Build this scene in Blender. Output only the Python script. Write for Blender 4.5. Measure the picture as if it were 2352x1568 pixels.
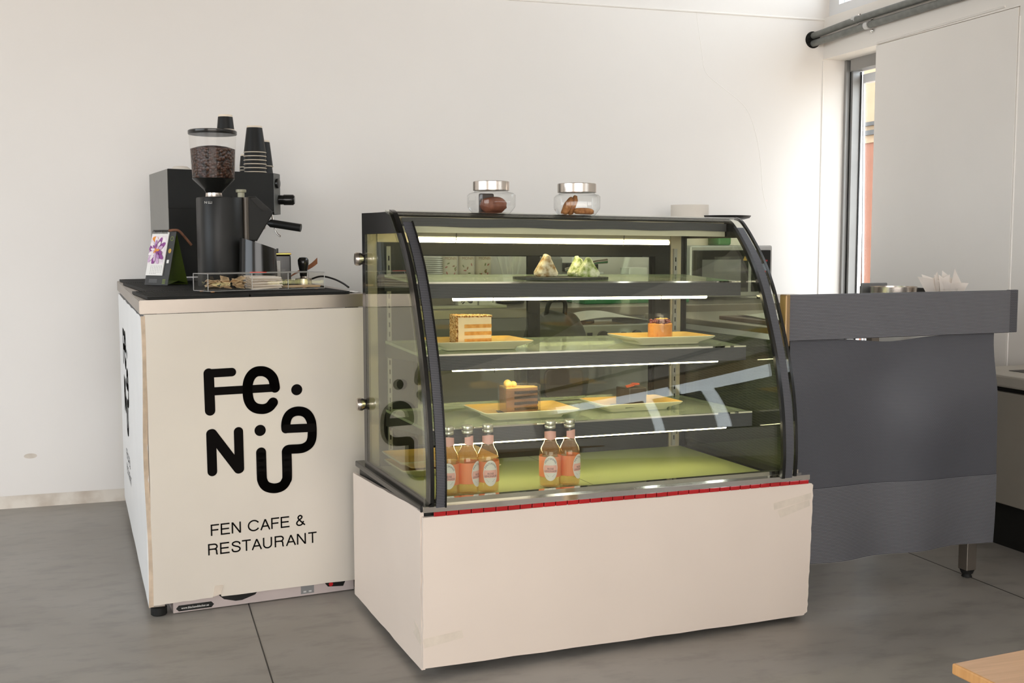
import bpy, bmesh, math, random
from mathutils import Vector, Matrix
random.seed(7)
S = bpy.context.scene
COL = S.collection
for o in list(bpy.data.objects):
    bpy.data.objects.remove(o)
R = math.radians

# ------------------------------------------------------------------ camera
cam = bpy.data.objects.new('camera', bpy.data.cameras.new('camera'))
COL.objects.link(cam)
cr, cu, cf = Vector((.9481, -.3179, -.0016)), Vector((.0288, .0808, .9963)), Vector((.3166, .9447, -.0858))
cf.normalize(); cr = (cr - cf * cr.dot(cf)).normalized(); cu = cr.cross(cf)
M = Matrix((cr, cu, -cf)).transposed().to_4x4(); M.translation = (0, 0, 1.1)
cam.matrix_world = M
cam.data.sensor_width = 36; cam.data.lens = 2552.66 / 2352 * 36
cam.data.clip_start = .05
S.camera = cam
# ------------------------------------------------------------------ world / light
S.view_settings.view_transform = 'Standard'; S.view_settings.look = 'None'
S.view_settings.exposure = .05; S.view_settings.gamma = 1; S.view_settings.use_curve_mapping = False
S.cycles.use_denoising = True
S.cycles.max_bounces = 14; S.cycles.transparent_max_bounces = 32; S.cycles.glossy_bounces = 6; S.cycles.diffuse_bounces = 6
S.cycles.sample_clamp_indirect = 8; S.cycles.caustics_reflective = False; S.cycles.caustics_refractive = False
W = bpy.data.worlds.new('World'); S.world = W; W.use_nodes = True
bg = W.node_tree.nodes['Background']; bg.inputs[0].default_value = (.86, .93, 1, 1); bg.inputs[1].default_value = 5.8

def area(name, loc, target, sx, sy, power, color):
    l = bpy.data.lights.new(name, 'AREA'); l.shape = 'RECTANGLE'; l.size = sx; l.size_y = sy; l.energy = power; l.color = color
    o = bpy.data.objects.new(name, l); COL.objects.link(o); o.location = loc
    o.rotation_euler = (Vector(target) - Vector(loc)).to_track_quat('-Z', 'Y').to_euler(); return o
def portal(name, loc, target, sx, sy):
    o = area(name, loc, target, sx, sy, 1, (1, 1, 1)); o.data.cycles.is_portal = True
portal('portal_clerestory', (3.56, 3.475, 2.86), (0, 3.475, 2.86), 3.1, 1.1)
portal('portal_corner_window', (3.62, 4.38, 1.18), (0, 4.38, 1.18), 1.4, 1.76)
portal('portal_side_window', (3.56, -.45, 1.25), (0, -.45, 1.25), 3.1, 1.35)
portal('portal_rear_window', (-.5, -4.15, 1.7), (-.5, 0, 1.7), 5.8, 2.8)
portal('portal_left_window', (-4.65, 1.2, 1.8), (0, 1.2, 1.8), 5.4, 2.0)
area('warm_fill_light', (-.5, -4.6, 1.5), (.2, 3, .9), 5.6, 2.4, 125, (1, .76, .54))  # fill lamp added outside the rear opening to warm the front boards

# ------------------------------------------------------------------ materials
MATS = {}
def new_mat(name):
    m = bpy.data.materials.new(name); m.use_nodes = True; MATS[name] = m
    nt = m.node_tree; nt.nodes.clear()
    out = nt.nodes.new('ShaderNodeOutputMaterial')
    return m, nt, out
def N(nt, typ, **kw):
    n = nt.nodes.new(typ)
    for k, v in kw.items():
        if k in n.inputs.keys(): n.inputs[k].default_value = v
        else: setattr(n, k, v)
    return n
def rgb(c): return (c[0], c[1], c[2], 1)
def ramp(nt, src, stops):
    r = nt.nodes.new('ShaderNodeValToRGB'); e = r.color_ramp.elements
    while len(e) < len(stops): e.new(.5)
    for i, (p, c) in enumerate(stops): e[i].position = p; e[i].color = rgb(c)
    nt.links.new(src, r.inputs[0]); return r.outputs[0]
def pm(name, col, rough=.5, metal=0., var=.06, vscale=6., bump=0., bscale=60., coat=0., spec=.5, stretch=None, trans=0.):
    m, nt, out = new_mat(name)
    b = nt.nodes.new('ShaderNodeBsdfPrincipled'); nt.links.new(b.outputs[0], out.inputs[0])
    tc = nt.nodes.new('ShaderNodeTexCoord'); vec = tc.outputs['Object']
    if stretch:
        mp = nt.nodes.new('ShaderNodeMapping'); mp.inputs['Scale'].default_value = stretch; nt.links.new(vec, mp.inputs[0]); vec = mp.outputs[0]
    nz = N(nt, 'ShaderNodeTexNoise', Scale=vscale, Detail=4.); nt.links.new(vec, nz.inputs['Vector'])
    lo = [max(0, c * (1 - var)) for c in col]; hi = [min(1, c * (1 + var)) for c in col]
    nt.links.new(ramp(nt, nz.outputs['Fac'], [(.3, lo), (.7, hi)]), b.inputs['Base Color'])
    b.inputs['Roughness'].default_value = rough; b.inputs['Metallic'].default_value = metal
    b.inputs['Specular IOR Level'].default_value = spec
    b.inputs['Coat Weight'].default_value = coat; b.inputs['Coat Roughness'].default_value = .08
    b.inputs['Transmission Weight'].default_value = trans
    if bump:
        n2 = N(nt, 'ShaderNodeTexNoise', Scale=bscale, Detail=5.); nt.links.new(vec, n2.inputs['Vector'])
        bp = N(nt, 'ShaderNodeBump', Strength=bump, Distance=.004); nt.links.new(n2.outputs['Fac'], bp.inputs['Height']); nt.links.new(bp.outputs[0], b.inputs['Normal'])
    return m
def glass(name, tint=(1, 1, 1), refl=1.0, rough=0.0, base=.04):
    """thin clear sheet: straight transmission plus Fresnel reflection"""
    m, nt, out = new_mat(name)
    t = nt.nodes.new('ShaderNodeBsdfTransparent'); t.inputs[0].default_value = rgb(tint)
    g = nt.nodes.new('ShaderNodeBsdfGlossy'); g.inputs['Roughness'].default_value = rough
    lw = N(nt, 'ShaderNodeLayerWeight', Blend=.5)
    p = N(nt, 'ShaderNodeMath', operation='POWER'); nt.links.new(lw.outputs['Facing'], p.inputs[0]); p.inputs[1].default_value = 5
    q = N(nt, 'ShaderNodeMath', operation='MULTIPLY_ADD'); nt.links.new(p.outputs[0], q.inputs[0]); q.inputs[1].default_value = (1 - base) * refl; q.inputs[2].default_value = base * refl
    mx = nt.nodes.new('ShaderNodeMixShader'); nt.links.new(q.outputs[0], mx.inputs[0]); nt.links.new(t.outputs[0], mx.inputs[1]); nt.links.new(g.outputs[0], mx.inputs[2])
    nt.links.new(mx.outputs[0], out.inputs[0]); return m
def emit(name, col, strength):
    m, nt, out = new_mat(name)
    e = nt.nodes.new('ShaderNodeEmission'); e.inputs[0].default_value = rgb(col); e.inputs[1].default_value = strength
    nt.links.new(e.outputs[0], out.inputs[0]); return m
def weave(name, dark, light, pz, px, rowmix=.5, rough=.55, bump=.3, diag=0.):
    """woven vinyl: rows along z broken by threads along x (object space, metres)"""
    m, nt, out = new_mat(name)
    b = nt.nodes.new('ShaderNodeBsdfPrincipled'); nt.links.new(b.outputs[0], out.inputs[0])
    tc = nt.nodes.new('ShaderNodeTexCoord'); sx = nt.nodes.new('ShaderNodeSeparateXYZ'); nt.links.new(tc.outputs['Object'], sx.inputs[0])
    def sine(sock, per, add=None):
        a = N(nt, 'ShaderNodeMath', operation='MULTIPLY'); nt.links.new(sock, a.inputs[0]); a.inputs[1].default_value = 2 * math.pi / per
        src = a.outputs[0]
        if add is not None:
            ad = N(nt, 'ShaderNodeMath', operation='ADD'); nt.links.new(src, ad.inputs[0]); nt.links.new(add, ad.inputs[1]); src = ad.outputs[0]
        s = N(nt, 'ShaderNodeMath', operation='SINE'); nt.links.new(src, s.inputs[0])
        k = N(nt, 'ShaderNodeMath', operation='MULTIPLY_ADD'); nt.links.new(s.outputs[0], k.inputs[0]); k.inputs[1].default_value = .5; k.inputs[2].default_value = .5
        return k.outputs[0]
    zr = sine(sx.outputs['Z'], pz)
    off = N(nt, 'ShaderNodeMath', operation='MULTIPLY'); nt.links.new(sx.outputs['Z'], off.inputs[0]); off.inputs[1].default_value = math.pi / pz
    xr = sine(sx.outputs['X'], px, off.outputs[0])
    xm = N(nt, 'ShaderNodeMath', operation='MULTIPLY_ADD'); nt.links.new(xr, xm.inputs[0]); xm.inputs[1].default_value = 1 - rowmix; xm.inputs[2].default_value = rowmix
    f = N(nt, 'ShaderNodeMath', operation='MULTIPLY'); nt.links.new(zr, f.inputs[0]); nt.links.new(xm.outputs[0], f.inputs[1])
    nt.links.new(ramp(nt, f.outputs[0], [(.25, dark), (.75, light)]), b.inputs['Base Color'])
    b.inputs['Roughness'].default_value = rough
    bp = N(nt, 'ShaderNodeBump', Strength=bump, Distance=.001); nt.links.new(f.outputs[0], bp.inputs['Height']); nt.links.new(bp.outputs[0], b.inputs['Normal'])
    return m
def ramp_noise(name, stops, scale, rough=.6, bump=.2, detail=6., stretch=(1, 1, 1), dist=0., bd=.002, spec=.5):
    m, nt, out = new_mat(name)
    b = nt.nodes.new('ShaderNodeBsdfPrincipled'); nt.links.new(b.outputs[0], out.inputs[0])
    tc = nt.nodes.new('ShaderNodeTexCoord'); mp = nt.nodes.new('ShaderNodeMapping'); mp.inputs['Scale'].default_value = stretch
    nt.links.new(tc.outputs['Object'], mp.inputs[0])
    nz = N(nt, 'ShaderNodeTexNoise', Scale=scale, Detail=detail, Distortion=dist); nt.links.new(mp.outputs[0], nz.inputs['Vector'])
    nt.links.new(ramp(nt, nz.outputs['Fac'], stops), b.inputs['Base Color']); b.inputs['Roughness'].default_value = rough
    b.inputs['Specular IOR Level'].default_value = spec
    bp = N(nt, 'ShaderNodeBump', Strength=bump, Distance=bd); nt.links.new(nz.outputs['Fac'], bp.inputs['Height']); nt.links.new(bp.outputs[0], b.inputs['Normal'])
    return m
def floor_mat():
    m, nt, out = new_mat('polished_concrete')
    b = nt.nodes.new('ShaderNodeBsdfPrincipled'); nt.links.new(b.outputs[0], out.inputs[0])
    tc = nt.nodes.new('ShaderNodeTexCoord')
    n1 = N(nt, 'ShaderNodeTexNoise', Scale=1.3, Detail=6., Distortion=.6); nt.links.new(tc.outputs['Object'], n1.inputs['Vector'])
    mp = nt.nodes.new('ShaderNodeMapping'); mp.inputs['Scale'].default_value = (1, 2.2, 1); mp.inputs['Rotation'].default_value = (0, 0, .5); nt.links.new(tc.outputs['Object'], mp.inputs[0])
    n2 = N(nt, 'ShaderNodeTexNoise', Scale=7., Detail=8., Roughness=.62); nt.links.new(mp.outputs[0], n2.inputs['Vector'])
    a = ramp(nt, n1.outputs['Fac'], [(.3, (.285, .26, .226)), (.7, (.39, .365, .328))])
    c = ramp(nt, n2.outputs['Fac'], [(.30, (.62, .62, .62)), (.5, (.92, .92, .92)), (.70, (1.0, 1.0, 1.0))])
    mx = N(nt, 'ShaderNodeMix', data_type='RGBA', blend_type='MULTIPLY'); mx.inputs[0].default_value = .75
    nt.links.new(a, mx.inputs[6]); nt.links.new(c, mx.inputs[7])
    nt.links.new(mx.outputs[2], b.inputs['Base Color'])
    r = N(nt, 'ShaderNodeMapRange'); nt.links.new(n2.outputs['Fac'], r.inputs[0]); r.inputs[3].default_value = .3; r.inputs[4].default_value = .5
    nt.links.new(r.outputs[0], b.inputs['Roughness'])
    return m
def wood(name, c1, c2, scale=(1, 14, 14), rough=.45, sc=5.):
    return ramp_noise(name, [(.3, c1), (.55, c2), (.75, c1)], sc, rough, .05, 6., scale, 1.2)

m_wall = pm('white_plaster', (.82, .785, .745), .75, var=.02, vscale=1.5, bump=.08, bscale=25)
m_wallr = pm('painted_board_wall', (.86, .825, .775), .7, var=.02, vscale=2)
m_dirty = ramp_noise('scuffed_plaster_foot', [(.3, (.5, .42, .34)), (.6, (.72, .66, .58))], 9, .8, .3)
m_ceil = pm('ceiling_paint', (.20, .19, .18), .8, var=.02)
m_floor = floor_mat()
m_frame = pm('grey_aluminium', (.30, .295, .285), .45, .3, var=.05)
m_winframe = pm('white_window_frame', (.78, .79, .8), .35, var=.03)
m_black = pm('black_paint', (.010, .010, .009), .2, var=.2, spec=.4)
m_blackm = pm('black_matte', (.012, .012, .011), .42, var=.2, spec=.3)
m_rubber = pm('black_rubber', (.015, .015, .014), .6, var=.2, spec=.2)
m_board = pm('foam_board_warm_lit', (.75, .645, .555), .55, var=.025, vscale=3, bump=.05, bscale=14)  # off-white board with the warm front light put into its colour
m_board2 = pm('foam_board_counter_warm_lit', (.70, .64, .555), .55, var=.03, vscale=3, bump=.05, bscale=14)  # same white board, warmer and dimmer front light included in the colour
m_edge = pm('foam_edge', (.62, .5, .38), .8, var=.15, vscale=30)
m_sideb = pm('foam_board_side_lit', (.8, .8, .79), .5, var=.02)  # lit copy of the board, whiter for the side facing the left window
m_ink = pm('black_vinyl', (.0075, .0065, .006), 1., var=.1, spec=0.)
m_steel = pm('brushed_steel', (.34, .30, .26), .36, .9, var=.04, vscale=6)
m_chrome = pm('chrome', (.9, .87, .84), .05, 1., var=.03)
m_red = pm('red_reflector', (.42, .007, .010), .25, var=.15, coat=.4)
m_deck = pm('deck_lamp_tint', (.40, .44, .19), .3, var=.06, vscale=3)  # green cast of tinted glass and warm lamps painted into the deck
m_beige = pm('beige_steel', (.42, .37, .28), .35, .35, var=.06)
m_cream = pm('cream_rail', (.6, .58, .45), .5, var=.08)
m_cglass = glass('green_tinted_glass', (.88, .90, .79), 1.0)
m_fglass = glass('front_glass', (.96, .97, .93), .95)
def shelf_mat():
    m, nt, out = new_mat('pale_shelf_glass'); t = nt.nodes.new('ShaderNodeBsdfTransparent'); t.inputs[0].default_value = (.80, .86, .74, 1)
    b = nt.nodes.new('ShaderNodeBsdfPrincipled'); b.inputs['Base Color'].default_value = (.70, .75, .62, 1); b.inputs['Roughness'].default_value = .06; b.inputs['Specular IOR Level'].default_value = .7
    mx = nt.nodes.new('ShaderNodeMixShader'); mx.inputs[0].default_value = .48; nt.links.new(t.outputs[0], mx.inputs[1]); nt.links.new(b.outputs[0], mx.inputs[2]); nt.links.new(mx.outputs[0], out.inputs[0]); return m
m_shelfglass = shelf_mat()
m_lamp = emit('fluorescent_tube', (1, .88, .56), 22.)
m_lampbody = pm('lamp_housing', (.16, .15, .11), .4, var=.05)
m_fab = weave('grey_woven_vinyl', (.035, .035, .04), (.25, .25, .27), .0042, .0030, .55)
m_fabskirt = weave('grey_skirt_vinyl', (.050, .051, .060), (.118, .119, .135), .0042, .0034, .35, rough=.5)
m_fabstrip = weave('grey_trim_vinyl', (.04, .04, .046), (.155, .155, .17), .0042, .003, .2)
m_plate = pm('cream_melamine', (.66, .62, .46), .3, var=.03)
m_platetop = wood('orange_wood_print', (.78, .45, .10), (.85, .55, .17), (3, 26, 3), .35, 3.)
m_slate = ramp_noise('black_slate', [(.3, (.012, .013, .012)), (.7, (.04, .042, .035))], 60, .55, .5)
m_clear = glass('clear_glass', (.98, .985, .98), 1.0)
m_acryl = glass('clear_acrylic', (.97, .965, .955), .18)
m_acet = glass('clear_acetate', (.97, .97, .96), 1.2)
m_white = pm('white_paper', (.82, .80, .76), .7, var=.02)
m_warmwhite = pm('napkin_paper', (.84, .77, .68), .8, var=.04)
m_napkin = pm('white_napkin', (.93, .88, .83), .8, var=.03)
m_lidsteel = pm('lid_steel', (.62, .56, .5), .25, 1., var=.05)
m_wood = ramp_noise('beech_laminate', [(.3, (.60, .30, .10)), (.7, (.70, .37, .14))], 4, .35, .03, 5, (2, 30, 2), .6)
m_paleWood = pm('pale_wood', (.66, .48, .29), .6, var=.12, vscale=30)
m_silver = pm('silver_plastic', (.55, .55, .54), .35, .3, var=.03)
m_grey = pm('grey_plastic', (.2, .2, .2), .5, var=.05)
m_dark = pm('dark_grey', (.045, .042, .04), .6, var=.2)
m_cab = pm('beige_grey_enamel', (.33, .30, .25), .45, var=.03)
m_pipe = pm('grey_pvc_conduit', (.17, .175, .16), .45, var=.15, vscale=30)
m_orangewall = pm('terracotta_render', (.21, .085, .05), .9, var=.05)
m_sandwall = pm('sand_render', (.30, .215, .135), .9, var=.05)
m_sand = pm('pale_paving', (.6, .5, .4), .9, var=.1)
m_green = pm('green_plastic', (.03, .26, .09), .45, var=.1)
m_leather = pm('brown_leather', (.27, .09, .03), .55, var=.2, vscale=40, bump=.2)
m_gold = pm('gold_metal', (.75, .5, .14), .25, 1., var=.05)
m_redp = pm('red_plastic', (.8, .05, .02), .4, var=.05)
m_tape = pm('masking_tape', (.69, .60, .50), .5, var=.06, vscale=40)

# ------------------------------------------------------------------ mesh helpers
def ident(a, b, c): return (a, b, c)
def box(bm, x0, x1, y0, y1, z0, z1, T=ident, bev=0., seg=2):
    vs = [bm.verts.new(T(x, y, z)) for x in (x0, x1) for y in (y0, y1) for z in (z0, z1)]
    fs = [(0, 1, 3, 2), (4, 6, 7, 5), (0, 4, 5, 1), (2, 3, 7, 6), (0, 2, 6, 4), (1, 5, 7, 3)]
    faces = [bm.faces.new([vs[i] for i in f]) for f in fs]
    if bev:
        es = list({e for f in faces for e in f.edges})
        bmesh.ops.bevel(bm, geom=es, offset=bev, segments=seg, profile=.5, affect='EDGES')
    return faces
def prism(bm, pts, c0, c1, T=ident, bev=0.):
    """pts = [(a,b)], extruded along c; T(a,b,c) -> point"""
    lo = [bm.verts.new(T(a, b, c0)) for a, b in pts]; hi = [bm.verts.new(T(a, b, c1)) for a, b in pts]
    n = len(pts); fs = [bm.faces.new(lo[::-1]), bm.faces.new(hi)]
    for i in range(n): fs.append(bm.faces.new([lo[i], lo[(i + 1) % n], hi[(i + 1) % n], hi[i]]))
    if bev:
        es = list({e for f in fs[:2] for e in f.edges})
        bmesh.ops.bevel(bm, geom=es, offset=bev, segments=2, profile=.5, affect='EDGES')
def ring(bm, outer, inner, c0, c1, T):
    n = len(outer)
    A = [[bm.verts.new(T(a, b, c)) for a, b in P] for P in (outer, inner) for c in (c0, c1)]
    for i in range(n):
        j = (i + 1) % n
        for q in ((A[0], A[1]), (A[3], A[2]), (A[2], A[0]), (A[1], A[3])):
            bm.faces.new([q[0][i], q[0][j], q[1][j], q[1][i]])
def lathe(bm, prof, cx, cy, seg=40, cap0=True, cap1=True, z0=0., sx=1., sy=1.):
    rings = []
    for r, z in prof:
        rings.append([bm.verts.new((cx + sx * r * math.cos(2 * math.pi * k / seg), cy + sy * r * math.sin(2 * math.pi * k / seg), z0 + z)) for k in range(seg)])
    for a, b in zip(rings, rings[1:]):
        for k in range(seg): bm.faces.new([a[k], a[(k + 1) % seg], b[(k + 1) % seg], b[k]])
    if cap0: bm.faces.new(rings[0][::-1])
    if cap1: bm.faces.new(rings[-1])
def tube(bm, path, r, seg=12, cap=True):
    path = [Vector(p) for p in path]; rings = []; up = Vector((0, 0, 1)); prev = None
    for i, p in enumerate(path):
        d = (path[min(i + 1, len(path) - 1)] - path[max(i - 1, 0)]).normalized()
        if prev is None:
            a = d.cross(up) if abs(d.z) < .95 else d.cross(Vector((1, 0, 0)))
        else: a = prev - d * prev.dot(d)
        a.normalize(); b = d.cross(a); prev = a
        rr = r[i] if isinstance(r, (list, tuple)) else r
        rings.append([bm.verts.new(p + rr * (math.cos(2 * math.pi * k / seg) * a + math.sin(2 * math.pi * k / seg) * b)) for k in range(seg)])
    for a, b in zip(rings, rings[1:]):
        for k in range(seg): bm.faces.new([a[k], a[(k + 1) % seg], b[(k + 1) % seg], b[k]])
    if cap: bm.faces.new(rings[0][::-1]); bm.faces.new(rings[-1])
def smooth_path(pts, n=6):
    P = [Vector(p) for p in pts]; out = []
    for i in range(len(P) - 1):
        p0, p1, p2, p3 = P[max(i - 1, 0)], P[i], P[i + 1], P[min(i + 2, len(P) - 1)]
        for k in range(n):
            t = k / n; out.append(.5 * ((2 * p1) + (p2 - p0) * t + (2 * p0 - 5 * p1 + 4 * p2 - p3) * t * t + (3 * p1 - p0 - 3 * p2 + p3) * t ** 3))
    out.append(P[-1]); return out
def sheet(bm, f, nu, nv, thick=None):
    """f(i/nu, j/nv) -> point; with thick = (dx,dy,dz) a second skin and rim"""
    g = [[bm.verts.new(f(i / nu, j / nv)) for j in range(nv + 1)] for i in range(nu + 1)]
    for i in range(nu):
        for j in range(nv): bm.faces.new([g[i][j], g[i + 1][j], g[i + 1][j + 1], g[i][j + 1]])
    if thick:
        t = Vector(thick); h = [[bm.verts.new(v.co + t) for v in r] for r in g]
        for i in range(nu):
            for j in range(nv): bm.faces.new([h[i][j], h[i][j + 1], h[i + 1][j + 1], h[i + 1][j]])
        for i in range(nu):
            bm.faces.new([g[i][0], h[i][0], h[i + 1][0], g[i + 1][0]]); bm.faces.new([g[i][nv], g[i + 1][nv], h[i + 1][nv], h[i][nv]])
        for j in range(nv):
            bm.faces.new([g[0][j], g[0][j + 1], h[0][j + 1], h[0][j]]); bm.faces.new([g[nu][j], h[nu][j], h[nu][j + 1], g[nu][j + 1]])
def root_of(o):
    while o.parent: o = o.parent
    return o
def obj(name, bm, mat, parent=None, smooth=0, label=None, kind=None):
    bmesh.ops.recalc_face_normals(bm, faces=bm.faces[:])
    me = bpy.data.meshes.new(name); bm.to_mesh(me); bm.free()
    for m in (mat if isinstance(mat, (list, tuple)) else [mat]): me.materials.append(m)
    o = bpy.data.objects.new(name, me); COL.objects.link(o)
    if parent is not None:
        o.parent = parent; r = root_of(parent); me.transform(Matrix.Translation(-r.location))
    if smooth:
        me.shade_smooth(); me.set_sharp_from_angle(angle=R(smooth))
    if label: o['label'] = label
    if kind: o['kind'] = kind
    return o
def nb(): return bmesh.new()
def B(name, mat, parent, *args, T=ident, bev=0., **kw):
    bm = nb(); box(bm, *args, T=T, bev=bev); return obj(name, bm, mat, parent, **kw)
def thing(name, label, cat, loc, group=None):
    o = bpy.data.objects.new(name, None); COL.objects.link(o); o.location = loc; o.empty_display_size = .05
    o['label'] = label; o['category'] = cat
    if group: o['group'] = group
    return o
def tag(o, label, cat, group=None):
    o['label'] = label; o['category'] = cat
    if group: o['group'] = group
    return o
def own_origin(o, loc):
    o.data.transform(Matrix.Translation(-Vector(loc))); o.location = loc; return o
def dup(r, loc, label, rotz=0., group=None):
    def cp(o, p):
        c = o.copy(); COL.objects.link(c)
        if p: c.parent = p
        for ch in [x for x in bpy.data.objects if x.parent == o]: cp(ch, c)
        return c
    c = cp(r, None); c.location = loc; c.rotation_euler = (0, 0, rotz); c['label'] = label
    if group: c['group'] = group
    return c
def struct(name, bm, mat, parent=None, smooth=0):
    return obj(name, bm, mat, parent, smooth, kind='structure')
def frame(ox, oy, yaw, sh=0., oz=0.):
    c, s = math.cos(yaw), math.sin(yaw)
    return lambda u, v, z: (ox + u * c - v * s, oy + u * s + v * c, oz + z + sh * u)
def text_mesh(bm, body, size, mapf, align='CENTER', space=1., sx=1.):
    cu_ = bpy.data.curves.new('t', 'FONT'); cu_.body = body; cu_.size = size; cu_.align_x = align; cu_.space_character = space; cu_.resolution_u = 3
    to = bpy.data.objects.new('t', cu_); COL.objects.link(to); bpy.context.view_layer.update()
    me = bpy.data.meshes.new_from_object(to.evaluated_get(bpy.context.evaluated_depsgraph_get()))
    vs = [bm.verts.new(mapf(v.co.x * sx, v.co.y)) for v in me.vertices]
    for p in me.polygons:
        try: bm.faces.new([vs[i] for i in p.vertices])
        except ValueError: pass
    bpy.data.objects.remove(to); bpy.data.curves.remove(cu_); bpy.data.meshes.remove(me)
def stroke(bm, pts, w, T, c, closed=False, rc=12, caps=True, sg=-1):
    """flat rounded line: pts (a,b) in a plane, T(a,b,c)"""
    for i_, ((a0, b0), (a1, b1)) in enumerate(zip(pts, pts[1:])):
        c_ = c + sg * 3e-5 * (i_ % 2)
        d = math.hypot(a1 - a0, b1 - b0) or 1e-9; nx, ny = -(b1 - b0) / d * w / 2, (a1 - a0) / d * w / 2
        bm.faces.new([bm.verts.new(T(a, b, c_)) for a, b in ((a0 + nx, b0 + ny), (a1 + nx, b1 + ny), (a1 - nx, b1 - ny), (a0 - nx, b0 - ny))])
    for a, b in (pts if caps else pts[1:-1]): disc(bm, a, b, w / 2, T, c + sg * 6e-5, rc)
def arcp(cx, cy, rx, ry, a0, a1, n=14): return [(cx + rx * math.cos(R(a0 + (a1 - a0) * k / n)), cy + ry * math.sin(R(a0 + (a1 - a0) * k / n))) for k in range(n + 1)]
_SP = [(p.x, p.y) for p in smooth_path([(.60, .70, 0), (.55, .86, 0), (.33, .945, 0), (.12, .86, 0), (.10, .69, 0), (.28, .56, 0), (.50, .46, 0), (.61, .29, 0), (.52, .11, 0), (.32, .055, 0), (.12, .12, 0), (.06, .32, 0)], 4)]
_AM = [(p.x, p.y) for p in smooth_path([(.70, .05, 0), (.45, .34, 0), (.20, .70, 0), (.24, .88, 0), (.35, .945, 0), (.47, .86, 0), (.45, .70, 0), (.22, .50, 0), (.09, .30, 0), (.14, .12, 0), (.30, .055, 0), (.48, .14, 0), (.60, .42, 0)], 4)]
GLY = {'F': ([[(.055, 0), (.055, 1)], [(.0, .945), (.60, .945)], [(.0, .50), (.54, .50)]], .70), 'E': ([[(.055, 0), (.055, 1)], [(.0, .945), (.64, .945)], [(.0, .51), (.60, .51)], [(.0, .055), (.66, .055)]], .78),
 'N': ([[(.055, 0), (.055, 1)], [(.07, .97), (.60, .03)], [(.615, 0), (.615, 1)]], .84), 'C': ([arcp(.43, .5, .39, .45, 32, 328, 26)], .90), 'A': ([[(.04, 0), (.36, .96)], [(.36, .96), (.68, 0)], [(.14, .34), (.58, .34)]], .79),
 'R': ([[(.055, 0), (.055, 1)], [(0, .945), (.40, .945)] + arcp(.42, .73, .20, .215, 90, -90, 10) + [(0, .515)], [(.42, .515), (.545, .47), (.58, .36), (.59, .12), (.63, 0)]], .82), 'S': ([_SP], .75), 'T': ([[(.31, 0), (.31, 1)], [(0, .945), (.62, .945)]], .68),
 'U': ([[(.06, 1), (.06, .36)] + arcp(.335, .36, .275, .305, 180, 360, 16) + [(.61, 1)]], .84), '&': ([_AM], .80), ' ': ([], .33)}
def helv(bm, text, u0, u1, z0, h, T, c, stw=.128):
    tot = sum(GLY[ch][1] for ch in text) - .1; sx = (u1 - u0) / tot; x = 0
    for ch in text:
        for pl in GLY[ch][0]: stroke(bm, [(u0 + (x + a) * sx, z0 + b * h) for a, b in pl], stw * h, T, c, rc=10, caps=False)
        x += GLY[ch][1]
def disc(bm, a, b, r, T, c, n=20, ry=None):
    bm.faces.new([bm.verts.new(T(a + r * math.cos(2 * math.pi * k / n), b + (ry or r) * math.sin(2 * math.pi * k / n), c)) for k in range(n)])

# ================================================================== SETTING
XL, XR, YB, YF, ZC = -4.5, 3.40, 5.0536, -4.0, 3.6
bm = nb(); box(bm, XL - .3, XR + .25, YF - .3, YB + .2, -.12, 0); struct('floor', bm, m_floor)
bm = nb(); box(bm, .290, .2935, -4, YB - .01, -.002, .0006); box(bm, 2.59, 2.5935, -4, YB - .01, -.002, .0006); box(bm, -2.01, -2.0065, -4, YB - .01, -.002, .0006); struct('trim_1', bm, m_blackm)
bm = nb(); box(bm, XL - .3, XR + .25, YB, YB + .2, 0, ZC); wb = struct('wall_back', bm, m_wall)
bm = nb(); tube(bm, smooth_path([(2.661, 5.0549, 2.2587), (2.6926, 5.0549, 2.08), (2.7186, 5.0549, 1.964), (2.8129, 5.0549, 1.893), (2.944, 5.0549, 1.80), (3.004, 5.0549, 1.683), (3.04, 5.0549, 1.53), (3.053, 5.0549, 1.397), (3.081, 5.0549, 1.286)]), .0022, 6); obj('plaster_crack', bm, m_wallr, wb)
bm = nb(); tube(bm, [(XL, YB, 2.243), (1.75, YB, 2.2512), (2.42, YB, 2.2548), (3.40, YB, 2.2604)], .006, 8); obj('plaster_seam', bm, m_wallr, wb)
bm = nb(); tube(bm, [(3.40, YB, 0), (3.40, YB, 2.05)], .005, 8); obj('corner_seam', bm, m_wallr, wb)
bm = nb()
for k in range(10):
    a = k * .6; bmv = None
bm.free(); bm = nb(); lathe(bm, [(.001, 0), (.03, .001)], 0, 0, 20, False, False); bm.free()
bm = nb(); disc(bm, -.457, .217, .026, lambda a, b, c: (a, c, b), YB - .0006, 18, .011); obj('scuff_mark', bm, m_dirty, wb)
bm = nb(); sheet(bm, lambda i, j: (XL + i * 5.2, YB - .004 - .010 * (1 - j) ** 2, .052 * j), 40, 4); struct('baseboard_back', bm, m_dirty, None, 40)
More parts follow.
